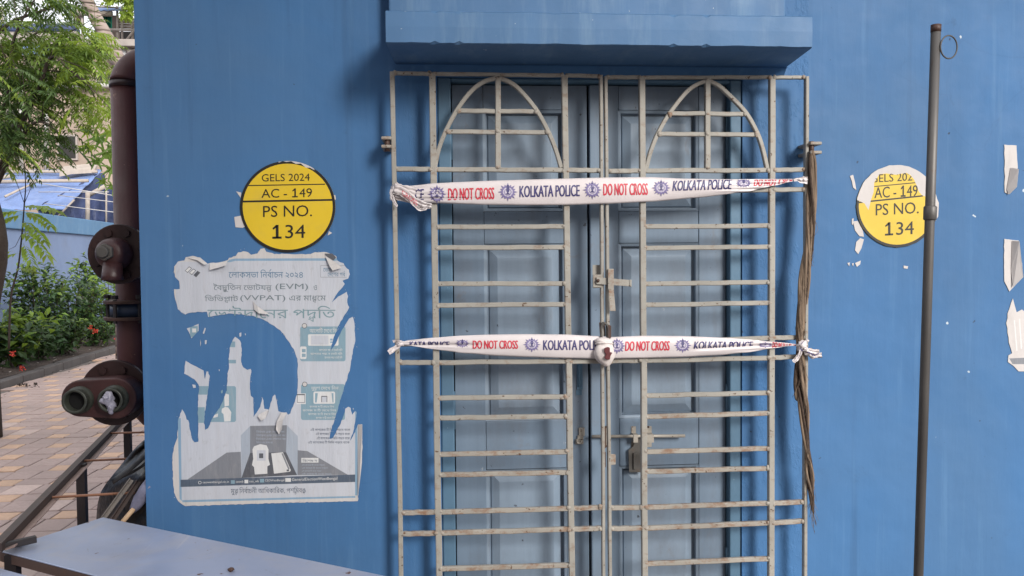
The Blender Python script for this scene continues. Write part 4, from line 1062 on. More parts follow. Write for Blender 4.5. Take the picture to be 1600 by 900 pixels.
# three little pens icon top left
for k in range(3):
    ox, oy = 118+k*27, 176+k*14; q = [(ox, oy), (ox+27, oy-28), (ox+45, oy-16), (ox+18, oy+14)]
    PR += [(q, 6), ([(ox+4, oy), (ox+27, oy-23), (ox+40, oy-15), (ox+18, oy+8)], 8 if k < 2 else 6)]
def ringp(cx, cy, r, mi): return [(circ(cx, cy, r, r, 18), 6), (circ(cx, cy, r-4, r-4, 18), 0)]
PR += ringp(882, 528, 17, 6)+ringp(884, 818+84, 17, 6)
pos = thing('torn_poster', 'half torn white and blue election poster under the left yellow notice', 'poster', at(420, 600, 0))
def ppt(Y):
    def f(u, v):
        px, py = 260+u/K, 380+v/K
        return at(px, py, Y)
    return f
sheet_layers([PF]+ISL, PR, 'paper', [M['posteredge'], M['poster'], M['pline'], M['pteal'], M['pgrey'], M['pgrey2'], M['pdark'], M['pband'], M['pwhite']], ppt(-.0012), .0008, pos)
gr = random.Random(12); gb = MB()
for k in range(170):
    i = gr.randrange(len(PF)); u, v = PF[i]; a_ = gr.uniform(0, 6.28); r_ = gr.uniform(3, 26)
    u += r_*math.cos(a_); v += r_*math.sin(a_)
    if inside(PF, u, v) or v > 1660 or u < 30: continue
    L_ = gr.uniform(1.2, 4.5); w_ = gr.uniform(.6, 1.6); an = gr.gauss(1.5, .5); dx, dy = math.cos(an), math.sin(an)
    q = [(u-dx*L_, v-dy*L_), (u+dy*w_, v-dx*w_), (u+dx*L_, v+dy*L_), (u-dy*w_, v+dx*w_)]
    plate(gb, [(260+x/K, 380+y/K) for x, y in q], -.0007, -.0001)
gb.build('paper_fibre', M['posteredge'], pos, kind='stuff')
keepP = lambda x, y: inside(PF, x, y)
b = MB(); P_ = ppt(-.0016)
PM = [M['ptext'], M['ptextb'], M['pband'], M['ptextt'], M['pwhite'], M['pgrey2']]
def ptx(s, box, mi, bo=0.0, rot=0):
    b = MB(); place_text(b, s, box, P_, bo, rot, keepP, 0)
    if b.f: b.build('lettering', PM[mi], pos)
ptx("লেোকসভা িনর্বাচন ২০২৪".replace("েো", "ো").replace("লো", "েলা").replace("র্ব", "ব^"), (398, 165, 872, 222), 1, .008)
ptx("ৈবদ{য}ুিতন েভাটযন{ত}্র".replace("্র", ""), (300, 256, 672, 312), 0)
ptx("(EVM)", (697, 258, 905, 305), 0, -.004); ptx("ও", (940, 268, 962, 300), 0)
ptx("িভিভপ{য}াট", (245, 330, 460, 382), 0); ptx("(VVPAT)", (472, 332, 760, 376), 0, -.004); ptx("এর মাধ{য}েম", (785, 332, 1020, 380), 0)
ptx("েভাটদােনর পদ{ধ}িত", (262, 400, 1080, 502), 3, .004)
ptx("মুখ{য} িনব^াচনী আিধকািরক, পশ{চ}িমবঙ{গ}".replace("{চ}ি", "ি{চ}"), (412, 818+736, 890, 818+790), 2, .004, -.01)
ptx("েভাট", (1002, 150, 1060, 182), 1, .01); ptx("েদেশর গব^", (1030, 176, 1142, 212), 1, .008)
ptx("আেলািট েদেখ িনন", (915, 540, 1100, 572), 4); ptx("মুদ{র}ণ েদেখ িনন", (925, 818+92, 1100, 818+125), 4)
for k, (x0, x1) in enumerate(((975, 1125), (920, 1125), (1010, 1125))): ptx("আপনার পছে ন ভোট দিন"[:20].replace('ভো', 'েভা'), (x0, 672+k*24, x1, 690+k*24), 4)
for k, (x0, x1) in enumerate(((915, 1070), (870, 1085), (905, 1085), (955, 1080))): ptx("কাগজ স িট েদেখ িনন", (x0, 818+216+k*24, x1, 818+233+k*24), 4)
for k, (x0, x1) in enumerate(((920, 1175), (955, 1172), (960, 1172), (905, 1170))): ptx("এই কাগেজর িট িভিভ পড়েব বােক", (x0, 818+362+k*27, x1, 818+385+k*27), 2)
for k, (x0, x1) in enumerate(((575, 755), (575, 762), (572, 765), (575, 680))): ptx("িনব^াচন এবং েগাপন কে", (x0, 818+376+k*23, x1, 818+394+k*23), 5)
for k, (x0, x1) in enumerate(((866, 1010), (866, 1030), (866, 990), (866, 1055))): ptx("এই কাগজ িট বােক পড়েব", (x0, 818+592+k*19, x1, 818+607+k*19), 5)
ptx("িবেশষ দ", (870, 818+560, 964, 818+580), 2)
ptx("ceowestbengal.nic.in", (232, 818+701, 400, 818+719), 4, .005, -.02); ptx("ceowb", (444, 818+697, 492, 818+713), 4, .005, -.02); ptx("ceo_wb", (530, 818+695, 590, 818+713), 4, .005, -.02)
ptx("CEOWestBengal", (630, 818+690, 754, 818+708), 4, .005, -.02); ptx("GeneralElectionWestBengal", (802, 818+679, 1092, 818+703), 4, .005, -.03)
ptx("O", (203, 818+702, 224, 818+722), 4, 0)
# curled flaps standing off the sheet
def flap(q, lift, mat='posteredge'):
    f = MB(); n = len(q); vs = []
    for i, (u, v) in enumerate(q): vs.append(at(260+u/K, 380+v/K, -.003-lift[i]))
    f.add(vs, [tuple(range(n))]); o = f.build('curled_flap', M[mat], pos); m = o.modifiers.new('t', 'SOLIDIFY'); m.thickness = .0004
flap([(1015, 80), (1090, 128), (1125, 155), (1062, 175), (1040, 140)], (.004, .012, .010, .014, .010)); flap([(1012, 66), (1060, 66), (1085, 90), (1070, 108), (1030, 100)], (.001, .001, .001, .002, .001), 'pdark')
flap([(278, 130), (385, 118), (380, 142), (330, 158), (275, 172)], (.0, .002, .010, .012, .008)); flap([(552, 370), (580, 400), (660, 455), (590, 448), (562, 425)], (.0, .006, .010, .012, .004))
flap([(590, 1095), (650, 1065), (655, 1075), (632, 1120), (605, 1135), (585, 1108)], (.003, .002, .012, .014, .012, .006)); flap([(735, 1080), (770, 1085), (745, 1130), (738, 1190), (720, 1222), (700, 1190), (705, 1140)], (.002, .004, .012, .014, .008, .010, .008))
flap([(130, 92), (215, 96), (262, 130), (240, 138), (200, 110)], (.0, .004, .008, .010, .006)); flap([(1228, 1158), (1252, 1160), (1250, 1400), (1232, 1560), (1222, 1640), (1224, 1400)], (.0, .010, .009, .008, .004, .0))
# paper scraps at the right edge
sd = (("torn_paper", 'upper torn white paper strip at the right, bent grey along its fold', [(1569.5, 226), (1588, 227), (1590, 262), (1583, 290), (1576, 303), (1570, 301)], [(1579, 262), (1592, 264), (1589, 292), (1577, 304), (1573, 296)]),
      ("torn_paper", 'middle torn white paper strip at the right, with folded grey side', [(1569, 373), (1592, 376), (1599, 430), (1586, 446), (1577, 455), (1569, 440)], [(1581, 376), (1593, 377), (1599, 433), (1583, 449), (1580, 420)]))
for nm, lab, q1, q2 in sd:
    t = thing(nm, lab, 'paper scrap', at(1580, q1[0][1], 0), 'torn paper strips at the right of the wall')
    b = MB(); plate(b, fray(q1, 6, .5), -.0022, -.0002); b.build('paper', M['scrap'], t)
    b = MB(); vs = [at(x, y, -.0035-(.018 if i in (1, 2) else .004 if i == 3 else 0)) for i, (x, y) in enumerate(q2)]; b.add(vs, [tuple(range(len(vs)))]); o = b.build('folded_side', M['scrap'], t); m = o.modifiers.new('t', 'SOLIDIFY'); m.thickness = .0005
t = thing('torn_paper', 'lowest and longest torn white paper at the right, with a grey printed patch', 'paper scrap', at(1585, 520, 0), 'torn paper strips at the right of the wall')
q = fray([(1582, 466), (1585, 478), (1588, 488), (1597, 484), (1606, 490), (1612, 540), (1608, 581), (1592, 580), (1583, 572), (1575, 566), (1576, 556), (1581, 552), (1576, 535), (1573, 505), (1575, 490)], 7, .8)
sheet_layers([q], [([(1584, 500), (1586, 500), (1590, 548), (1588, 548)], 2), ([(1592, 498), (1594, 498), (1597, 545), (1595, 545)], 2), ([(1577, 560), (1620, 558), (1620, 569), (1582, 569)], 1)], 'paper', [M['scrap'], M['pgrey'], M['pwhite']], wp_(-.002), .0015, t)
# small flecks where paper and paint were pulled off the wall
for q, lab in (([(1269, 0), (0, 0)], ''),): pass

# =================================================================== POLE
pol = thing('metal_pole', 'thin grey galvanised pole with wire ring near its rusty top', 'pole', at(1436, 900, -.75))
pt0, pt1 = at(1462.5, 39, -.75), at(1435, 900, -.75); dn = (pt1-pt0).normalized(); L = (pt0.z-0)/(-dn.z); foot = pt0+dn*L
b = MB(); b.smooth = True; b.tube([pt0+dn*.017, at(1453, 333, -.75), foot], .0112, 18); b.build('tube', M['pole'], pol)
b = MB(); b.smooth = True; b.tube([pt0, pt0+dn*.017], .0118, 18); b.build('rusty_cap', M['rusty'], pol)
b = MB(); b.smooth = True; a_, c_ = at(1453.6, 322, -.75), at(1452.9, 344, -.75); b.tube([a_, a_+(c_-a_)*.08, a_+(c_-a_)*.92, c_], lambda i: .0130 if i in (0, 3) else .0150, 18); b.build('collar', M['pole'], pol)
b = MB(); b.smooth = True; b.tube([at(1482.5+13*math.cos(t), 73.5+18*math.sin(t), -.75+.012*math.cos(t)) for t in [i*2*math.pi/32 for i in range(32)]], .0018, 8, closed=True); b.build('wire_ring', M['grime_steel'], pol)

# =================================================================== FIRE PIPE at the corner
YP = .42
fp = thing('fire_riser', 'oxide red fire pipe with flanged hose inlets at the corner of the building', 'fire pipe', (at(205, 500, YP).x, YP, 0))
pr = 24.0*(YP+2.6)/F*.98
axx = at(206, 400, YP).x
pf0 = at
b = MB(); b.smooth = True; ze = at(205, 133, YP).z
zl = pf0(179, 640, YP).z; b.tube([(axx+.5, YP+.02, zl-.02), (axx+.12, YP+.02, zl-.02), (axx+.05, YP+.015, zl-.01), (axx+.012, YP+.005, zl+.04), (axx, YP, zl+.12), (axx, YP, ze)], pr, 24); b.build('pipe', M['pipe'], fp)
b = MB(); b.smooth = True; er = .075
b.tube([(axx, YP, ze+.002)]+[(axx+.085*(1-math.cos(R(a))), YP+.02*math.sin(R(a)), ze+.085*math.sin(R(a))) for a in range(0, 91, 9)]+[(axx+.34, YP+.02, ze+.085)], pr*1.05, 24); b.build('elbow', M['pipe'], fp)
b = MB(); b.smooth = True; b.tube([(axx, YP, ze-.012), (axx, YP, ze+.008)], pr*1.08, 24); b.build('weld_ring', M['flange'], fp)
def pf(px, py, Y): return at(px, py, Y)
def flangeat(px, py, Y, rpx, name='flange', nb=8, th=.016, ph=.39):
    r_ = rpx*(Y+2.6)/F; c = pf(px, py, Y)
    b = MB(); b.disc(c, (0, 1, 0), r_, th, 40); o = bevel(b.build(name, M['flange'], fp), .003)
    for k in range(nb):
        a = 2*math.pi*k/nb+ph; q = c+Vector((math.cos(a)*r_*.74, -.010, math.sin(a)*r_*.74)); m = MB(); m.disc(q, (0, 1, 0), .0135, .010, 6); m.build('bolt', M['flange'], o)
    return c, r_
c, r_ = flangeat(185, 397, YP-.14, 45.5)
b = MB(); b.smooth = True; b.tube([c, c+Vector((0, .15, 0))], .042, 20); b.build('branch', M['pipe'], fp)
b = MB(); b.smooth = True; b.lathe(c+Vector((-.004, 0, 0)), (-.12, -1, .04), [(.056, 0), (.055, .030), (.050, .036), (.050, .052), (.040, .060), (.030, .064), (.012, .066), (0, .066)]); b.build('valve_body', M['plate'], fp)
v0 = c+Vector((-.014, -.066, .006))
b = MB(); b.disc(v0, (0, -1, 0), .030, .018, 6); b.disc(v0+Vector((0, -.018, 0)), (0, -1, 0), .019, .014, 16); bevel(b.build('valve_nut', M['grime_steel'], fp), .003)
b = MB(); b.smooth = True; d0 = c+Vector((-.002, -.045, -.030)); b.tube([d0, d0+Vector((0, -.004, -.045)), d0+Vector((0, -.004, -.060))], lambda i: (.030, .034, .036)[i], 20); o = b.build('spout', M['plate'], fp)
b = MB(); b.disc(d0+Vector((0, -.004, -.0605)), (0, 0, -1), .028, .001, 20); b.build('bore', M['hole'], o)
# bolted coupling
for y in (472, 498):
    b = MB(); z = at(203, y, YP-.06).z; b.disc((axx, YP, z-.006), (0, 0, 1), .098, .012, 32); bevel(b.build('coupling_plate', M['rusty'], fp), .002)
b = MB(); b.smooth = True; b.tube([(axx, YP, at(203, 496, YP-.06).z), (axx, YP, at(203, 474, YP-.06).z)], .078, 28); b.build('coupling_band', M['band'], fp)
for dx, dy in ((-.082, -.02), (-.03, -.085), (.05, -.07)):
    b = MB(); x = axx+dx; b.disc((x, YP+dy, at(203, 503, YP).z), (0, 0, 1), .007, .085, 8); b.disc((x, YP+dy, at(203, 466, YP).z), (0, 0, 1), .013, .014, 6); b.build('coupling_bolt', M['darkbar'], fp)
# lower twin inlet
c, r_ = flangeat(178, 614, YP-.16, 50, 'flange', 8, .02, .39)
b = MB(); b.smooth = True; b.tube([c, c+Vector((0, .17, 0))], .05, 20); b.build('branch', M['pipe'], fp)
b = MB(); Yo = YP-.19
cl, cr_ = pf(125, 623, Yo-.05), pf(180, 621, Yo-.05); rad = 28*(Yo+2.55)/F
q = []
for a in range(90, 271, 12): q.append((cl.x+rad*math.cos(R(a)), cl.z+rad*math.sin(R(a))))
rad2 = rad*1.12
for a in range(-90, 91, 12): q.append((cr_.x+rad2*math.cos(R(a)), cr_.z-.004+rad2*math.sin(R(a))))
n = len(q); b.add([(x, Yo-.05, z) for x, z in q]+[(x, Yo+.03, z) for x, z in q], [tuple(range(n)), tuple(range(2*n-1, n-1, -1))]+[(i, i+n, (i+1) % n+n, (i+1) % n) for i in range(n)])
bevel(b.build('inlet_plate', M['plate'], fp), .006, 3)
for k, cc in enumerate((cl, cr_)):
    cc = cc+Vector((0, 0, -.003)); b = MB(); b.smooth = True
    ri = .031; b.lathe(cc, (0, -1, 0), [(.046, 0), (.046, .008), (.041, .012), (.039, .016), (.039, .036), (.041, .038), (.041, .042), (.035, .043), (.032, .041), (.031, .006)])
    o = b.build('hose_inlet', M['brass'], fp)
    b = MB(); b.disc(cc+Vector((0, -.012, 0)), (0, 1, 0), ri, .001, 24); b.build('bore', M['hole'], o)
rag = MB(); rag.smooth = True; rb = cr_+Vector((-.004, -.036, -.006)); 
rag.blob(rb, .021, 14, 10, .55, 60, 1, .6, 1.2); rag.blob(rb+Vector((-.008, -.006, .012)), .014, 12, 8, .5, 90); rag.blob(rb+Vector((.004, -.004, -.025)), .012, 12, 8, .5, 90)
t = rag.build('plastic_wad', plain('crumpled_grey_plastic', (.28, .27, .33), .35, .3, 30, .6, .004, 50)); tag(t, 'crumpled grey plastic stuffed in the right hose inlet of the pipe', 'plastic bag')

# =================================================================== STEEL RACK, black sheet, tables
ZR = .74
ra, rb_ = atz(6, 845, ZR), atz(186, 660, ZR)
rk = thing('steel_rack', 'rusty brown steel rail frame with dark posts beside the building corner', 'metal rack', (ra.x, ra.y, 0))
rd = (rb_-ra).normalized(); Lp = lambda s_=.036, t=.005: [(0, 0), (s_, 0), (s_, t), (t, t), (t, s_), (0, s_)]
b = MB(); sidev = Vector((0, 0, -1)); b.sweep([ra-rd*.02, rb_+rd*1.0], [(0, 0), (.026, 0), (.026, .004), (.004, .004), (.004, .024), (0, .024)], (0, 0, -1)); b.build('rail', M['darkrust'], rk)
b = MB(); sx_ = Vector((rd.y, -rd.x, 0)); b.sweep([ra+sx_*.014+Vector((0, 0, -.022)), rb_+rd*1.0+sx_*.014+Vector((0, 0, -.022))], rect_prof(.026, .004, .001), (sx_.x, sx_.y, .25)); b.build('rail_flange', M['litrust'], rk)
b = MB(); p0 = atz(-60, 868, ZR-.02); p1 = atz(56, 842, ZR-.02); b.sweep([p0, p1], rect_prof(.018, .02), (0, 0, 1)); b.build('end_rail', M['darkbar'], rk)
for (pa_, pb_) in (((82, 777), (240, 768)), ((132, 720), (240, 715)), ((168, 677), (240, 675))):
    b = MB(); b.smooth = True; p0 = atz(*pa_, ZR-.01); p1 = atz(*pb_, ZR-.01); b.tube([p0, p1], .0045, 8); b.build('cross_rod', M['rod'], rk)
for px, py, pxb in ((127, 724, 133), (199, 655, 202)):
    p0 = atz(px, py, ZR-.01); b = MB(); b.box((p0.x-.016, p0.y-.012, 0), (p0.x+.016, p0.y+.012, ZR-.012)); b.build('post', M['darkbar'], rk)
for t_ in (1.0,):
    p0 = ra+rd*t_ if t_ < 0 else rb_+rd*t_; b = MB(); b.box((p0.x-.016, p0.y-.012, 0), (p0.x+.016, p0.y+.012, ZR-.004)); b.build('post', M['darkbar'], rk)
# black sheet over stored things
bs = thing('black_tarpaulin', 'black plastic sheet bundled over stored things behind the building corner', 'tarpaulin', (-1.25, .3, 0))
LE = [(232, 684), (217, 697), (203, 712), (186, 733), (172, 750), (162, 764), (156, 780), (153, 800), (152, 840), (150, 1000)]
b = MB(); b.smooth = True; vs = []; fs = []; LE2 = smooth_path(LE, 4); m = 24
for i, (x, y) in enumerate(LE2):
    ti = i/(len(LE2)-1)
    for j in range(m+1):
        s_ = j/m; px = x+(262-x)*s_; py = y+6*noise.noise(Vector((s_*3, ti*2, 1)))*(s_ > .02)
        Y = .34-.20*math.sin(min(1, s_*1.5)*math.pi/2)*min(1, ti*2+.2)+.045*noise.noise(Vector((s_*3.5+ti*3, ti*1.5-s_*2, 4)))+.05*abs(noise.noise(Vector((s_*5+ti*9, ti*1.0, 8))))
        vs.append(at(px, py, max(Y, .04) if px > 228 else Y))
for i in range(len(LE2)-1):
    for j in range(m): q = i*(m+1)+j; fs.append((q, q+1, q+m+2, q+m+1))
b.add(vs, fs); o = b.build('sheet', M['tarpblack'], bs); m_ = o.modifiers.new('t', 'SOLIDIFY'); m_.thickness = .004
fo = MB(); fo.smooth = True
for a_, c_, w_, yy in (((232, 706), (176, 752), 9, .12), ((228, 724), (180, 748), 5, .13)):
    fo.sweep([at(a_[0]+(c_[0]-a_[0])*t, a_[1]+(c_[1]-a_[1])*t+3*math.sin(t*3), yy+.02*t) for t in [i/8 for i in range(9)]], rect_prof(w_*.0021, .006), (0, .3, 1))
fo.build('fold', plain('grey_fold_plastic', (.03, .03, .032), .35, .2, 10, .4, .006, 20), bs)  # fold strips in a paler grey than the sheet
for k, (a_, c_) in enumerate((((158, 812), (204, 749)), ((172, 816), (215, 752)))):
    b = MB(); b.sweep([at(*a_, .02), at(*c_, .10)], [(0, 0), (.014, 0), (.014, .002), (.002, .002), (.002, .012), (0, .012)], (0, -1, .4))
    tag(b.build('metal_channel', M['darkalu'] if k == 0 else M['darkrust']), 'dull aluminium channel leaning against the black sheet, %s' % ('the outer one' if k == 0 else 'the inner brown one by the wall'), 'metal channel', 'metal channels leaning by the corner')
um = thing('wooden_handle', 'pale wooden handle wrapped in grey cloth beside the building corner', 'tool handle', at(200, 800, .01))
b = MB(); b.smooth = True; b.tube([at(186, 822, -.02), at(214, 789, .03)], .0075, 12); b.build('handle', M['wood'], um)
b = MB(); b.smooth = True; b.tube([at(x, y, .03) for x, y in ((206, 799), (212, 791), (219, 780), (228, 768), (240, 756))], lambda i: (.010, .016, .021, .026, .03)[i]*(1+.1*rnd.uniform(-1, 1)), 12); b.build('cloth_wrap', plain('grey_violet_cloth', (.17, .17, .24), .8, .2, 20, .6, .005, 50), um)

def table(A, B, C, z, name, lab, th=.03):
    """top with a folded lip and four legs; A far corner, B along the long side, C along the short side"""
    D = B+C-A; t = thing(name, lab, 'table', (A.x, A.y, 0), 'steel tables in the foreground')
    b = MB(); q = [A, C, D, B]; b.quadprism([Vector((p.x, p.y, z-.004)) for p in q], [Vector((p.x, p.y, z)) for p in q]); bevel(b.build('table_top', M['sheet'], t), .002)
    cc = (A+B+C+D)/4
    for P, Q in ((A, B), (B, D), (D, C), (C, A)):
        P = P+(cc-P)*.004; Q = Q+(cc-Q)*.004
        nrm = ((P+Q)/2-cc); e = (Q-P).normalized(); nn = Vector((e.y, -e.x, 0)); nn = nn if nn.dot(nrm) > 0 else -nn
        b = MB(); p0, q0 = P+e*.003, Q-e*.003
        b.quadprism([Vector((*p0.xy, z-th)), Vector((*q0.xy, z-th)), Vector((*(q0-nn*.003).xy, z-th)), Vector((*(p0-nn*.003).xy, z-th))],
                    [Vector((*p0.xy, z-.0045)), Vector((*q0.xy, z-.0045)), Vector((*(q0-nn*.003).xy, z-.0045)), Vector((*(p0-nn*.003).xy, z-.0045))]); b.build('lip', M['rustbar'], t)
    for P in (A, B, C, D):
        p = P+(cc-P)*.07; b = MB(); b.box((p.x-.015, p.y-.015, 0), (p.x+.015, p.y+.015, z-.006)); b.build('leg', M['darkbar'], t)
ZTB = .70
A = atz(161, 808, ZTB); Bd = atz(600, 899, ZTB); Cc = atz(-3, 860, ZTB)
B = A+(Bd-A).normalized()*1.35
table(A, B, Cc, ZTB, 'steel_table', 'blue-grey steel table top crossing the lower left corner, the larger and nearer the wall')
sh = (Cc-A); e_ = (B-A).normalized(); nn = Vector((e_.y, -e_.x, 0)); nn = nn if nn.dot(sh) > 0 else -nn
A2 = Cc+nn*.045-e_*.22; table(A2, A2+e_*1.2, A2+nn*.4, ZTB-.02, 'steel_table', 'blue-grey steel table top showing only a sliver in the bottom left corner')
st = MB(); st.cur = 0; p = atz(363, 892, ZTB+.003); st.smooth = True; st.blob(p+Vector((0, 0, .004)), .008, 8, 6, .5, 90, 1.2, 1, .6)
tag(st.build('dry_leaf', M['rusty']), 'small dry brown leaf lying on the steel table top', 'leaf')

# =================================================================== VEGETATION
def leafq(b, p, d, nrm, L, W, droop=.15):
    d = d.normalized(); s_ = d.cross(nrm)
    if s_.length < 1e-4: s_ = Vector((1, 0, 0))
    s_.normalize(); n2 = s_.cross(d).normalized()
    mid = p+d*L*.45+n2*.0
    tip = p+d*L-Vector((0, 0, 1))*L*droop
    b.add([p, mid+s_*W*.5+n2*W*.12, tip, mid-s_*W*.5+n2*W*.12, mid-n2*W*.05], [(0, 4, 1), (4, 2, 1), (0, 3, 4), (4, 3, 2)])
def rv(r_, z=1): return Vector((r_.uniform(-1, 1), r_.uniform(-1, 1), r_.uniform(-1, 1)*z))
def frond(b, p, d, L, r_, npair=6, lw=.3, droop=.5, lf=.055):
    """one compound leaf: a drooping rachis with pairs of leaflets"""
    d = d.normalized(); pts = []; q = Vector(p); dd = Vector(d)
    for i in range(npair+2):
        pts.append(Vector(q)); q = q+dd*(L/(npair+1)); dd = (dd+Vector((0, 0, -droop/(npair+1)))).normalized()
    b.sweep(pts[::2]+([pts[-1]] if len(pts) % 2 == 0 else []), [(.0015, 0), (-.0008, .0013), (-.0008, -.0013)], None, False)
    for i in range(1, npair+2):
        t = (pts[i]-pts[i-1]).normalized(); s_ = t.cross(Vector((0, 0, 1))); s_ = s_.normalized() if s_.length > .05 else Vector((1, 0, 0))
        k = lf*(1-.35*abs(i/(npair+1)-.45))*r_.uniform(.85, 1.15)
        for sg in (-1, 1):
            ld = (s_*sg*1.0+t*.7+Vector((0, 0, -.25))+rv(r_)*.12); leafq(b, pts[i], ld, Vector((0, 0, 1))+rv(r_)*.35, k, k*lw, .2)
    leafq(b, pts[-1], (pts[-1]-pts[-2]), Vector((0, 0, 1)), lf*.9, lf*lw, .2)
def branchy(b, path, r0_, r1_, n=7): k = len(path); b.smooth = True; b.tube(path, lambda i: r0_+(r1_-r0_)*i/(k-1), n)

# neem tree at the left: trunk, limbs, crown of compound leaves
nr = random.Random(11)
YN = 4.6
nroot = at(5, 600, YN); nroot = Vector((nroot.x-.1, YN, 0))
nm = thing('neem_tree', 'neem tree with feathery compound leaves hanging in at the upper left', 'tree', nroot)
trunk = [Vector((nroot.x, YN, .0)), Vector((nroot.x+.0, YN, 1.0)), at(0, 380, YN), at(-30, 250, YN), at(-60, 60, YN), at(-70, -150, YN)]
b = MB(); branchy(b, [Vector(p) for p in smooth_path([tuple(p) for p in trunk], 4)], .075, .04, 12); b.build('trunk', M['bark'], nm)
limbs = [[(-30, 250, 0), (10, 160, -.2), (22, 60, -.3), (60, -10, -.3)], [(-40, 300, 0), (40, 170, .2), (75, 85, .4), (100, 50, .4)], [(-20, 300, 0), (55, 150, -.3), (80, 90, -.4), (110, 110, -.5), (140, 130, -.5)],
         [(-20, 320, 0), (30, 220, -.3), (60, 190, -.4), (90, 205, -.5)], [(-40, 100, 0), (10, 40, .2), (70, 15, .2), (120, -10, .3)], [(-60, 60, 0), (20, -40, 0), (90, -60, -.2)], [(-40, 200, 0), (0, 120, .5), (60, 50, .6), (120, 75, .6)],
         [(-60, 0, 0), (-200, -60, -.3), (-330, 20, -.4)], [(-60, 40, 0), (-180, 120, .3), (-300, 160, .4)], [(-65, -60, 0), (-150, -200, 0), (-200, -300, .2)]]
b = MB(); crown = {0: MB(), 1: MB(), 2: MB()}; nodes = []
for L_ in limbs:
    path = [at(x, y, YN+dy) for x, y, dy in smooth_path(L_, 6)]; branchy(b, path, .022, .005, 6); nodes += [(p, (path[min(i+1, len(path)-1)]-path[max(i-1, 0)]).normalized()) for i, p in enumerate(path) if i > 3]
    for i in range(5, len(path), 2):
        dd = (path[i]-path[i-1]).normalized()+rv(nr)*.9; tw = [path[i], path[i]+dd*.15, path[i]+dd*.30+Vector((0, 0, -.04))]; branchy(b, tw, .005, .002, 4); nodes += [(tw[1], dd), (tw[2], dd)]
b.build('limb', M['twig'], nm)
# where the photograph shows leaf masses (px box, count, depth spread, tone)
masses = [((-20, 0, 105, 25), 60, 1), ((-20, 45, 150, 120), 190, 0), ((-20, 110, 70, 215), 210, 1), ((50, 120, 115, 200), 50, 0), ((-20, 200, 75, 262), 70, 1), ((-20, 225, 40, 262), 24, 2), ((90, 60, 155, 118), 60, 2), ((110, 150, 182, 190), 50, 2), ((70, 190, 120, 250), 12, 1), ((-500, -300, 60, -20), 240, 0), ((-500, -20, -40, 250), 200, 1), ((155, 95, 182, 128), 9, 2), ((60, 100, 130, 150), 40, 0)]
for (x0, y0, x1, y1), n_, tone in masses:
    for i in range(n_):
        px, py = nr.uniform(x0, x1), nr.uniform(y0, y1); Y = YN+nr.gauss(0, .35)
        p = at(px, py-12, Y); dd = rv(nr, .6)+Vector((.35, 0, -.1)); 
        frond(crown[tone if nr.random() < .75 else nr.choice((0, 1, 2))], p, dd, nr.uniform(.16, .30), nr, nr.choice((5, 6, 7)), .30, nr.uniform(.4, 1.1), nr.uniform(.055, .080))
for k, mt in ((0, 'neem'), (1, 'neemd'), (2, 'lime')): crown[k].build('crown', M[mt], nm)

# young neem sapling in front of the wall
YS = at(30, 500, 5.4).y
sp = thing('neem_sapling', 'thin bare-stemmed sapling with bright green feathery leaves before the pale blue wall', 'sapling', (at(18, 480, 5.4).x, 5.4, .1))
b = MB(); branchy(b, [at(x, y, 5.4) for x, y in smooth_path([(14, 545), (17, 465), (28, 420), (34, 370), (38, 320), (40, 290), (38, 255)], 4)], .011, .004, 7); 
for q in (((38, 318), (26, 285), (18, 268)), ((38, 318), (50, 290), (64, 262)), ((34, 365), (24, 385), (14, 390))): branchy(b, [at(x, y, 5.4) for x, y in q], .003, .0015, 5)
b.build('stem', M['twig'], sp)
for (x, y, dx, dz, s_, mt) in ((34, 335, -1, -.3, 1, 'lime'), (38, 322, 1.2, .1, 1.25, 'lime'), (40, 330, 1, -.3, 1.1, 'lime'), (36, 345, .9, -.5, 1.1, 'lime'), (34, 360, 1.1, -.7, 1.3, 'lime'), (30, 395, -.9, -.2, .9, 'lime'), (33, 330, -1.3, .0, 1.1, 'lime'), (26, 420, .9, .1, .7, 'neem'), (20, 392, -1, -.2, .9, 'lime'), (36, 380, .6, -.9, .9, 'lime')):
    b = MB(); frond(b, at(x, y, 5.4-.05), Vector((dx, -.3, dz)), .27*s_, nr, 7, .42, .5, .105*s_); b.build('leaf', M[mt], sp)

# papaya-like plant with lobed leaves, in front of the far house
YPp = 6.2
pp = thing('papaya_plant', 'leafy plant with broad lobed pale green leaves left of the red pipe', 'plant', (at(186, 520, YPp).x, YPp, 0))
b = MB(); branchy(b, [at(x, y, YPp) for x, y in smooth_path([(189, 560), (188, 430), (186, 345), (184, 290), (182, 250), (180, 215), (178, 190)], 4)], .055, .028, 10); b.build('stem', M['palm'], pp)
def lobed(px, py, r_, Y, tilt, a0, mt='papaya'):
    b = MB(); c = at(px, py, Y); n_ = 7; X = Vector((1, 0, 0)); Z = Vector((0, -math.sin(tilt), math.cos(tilt))); pts = [c]; rad = r_*(Y+2.6)/F
    for i in range(n_):
        a = a0+R(-150+i*300/(n_-1))
        for da, k in ((-.20, .48), (-.09, .80), (0, 1.0), (.09, .78), (.22, .42)):
            q = c+(X*math.sin(a+da)+Z*math.cos(a+da))*rad*k*(1-.12*abs(i-3)/3)+Vector((0, -.25*rad*k*k+.02*math.sin(i*9), -.25*rad*k*k)); pts.append(q)
    N_ = len(pts); fs = [(0, i, i+1) for i in range(1, N_-1)]; b.add(pts, fs)
    pe = at(184, max(200, py-20), YPp); b.sweep([pe, (pe+c)/2+Vector((0, 0, .05)), c], [(.004, 0), (-.002, .003), (-.002, -.003)], None, False)
    b.build('leaf', M[mt], pp)
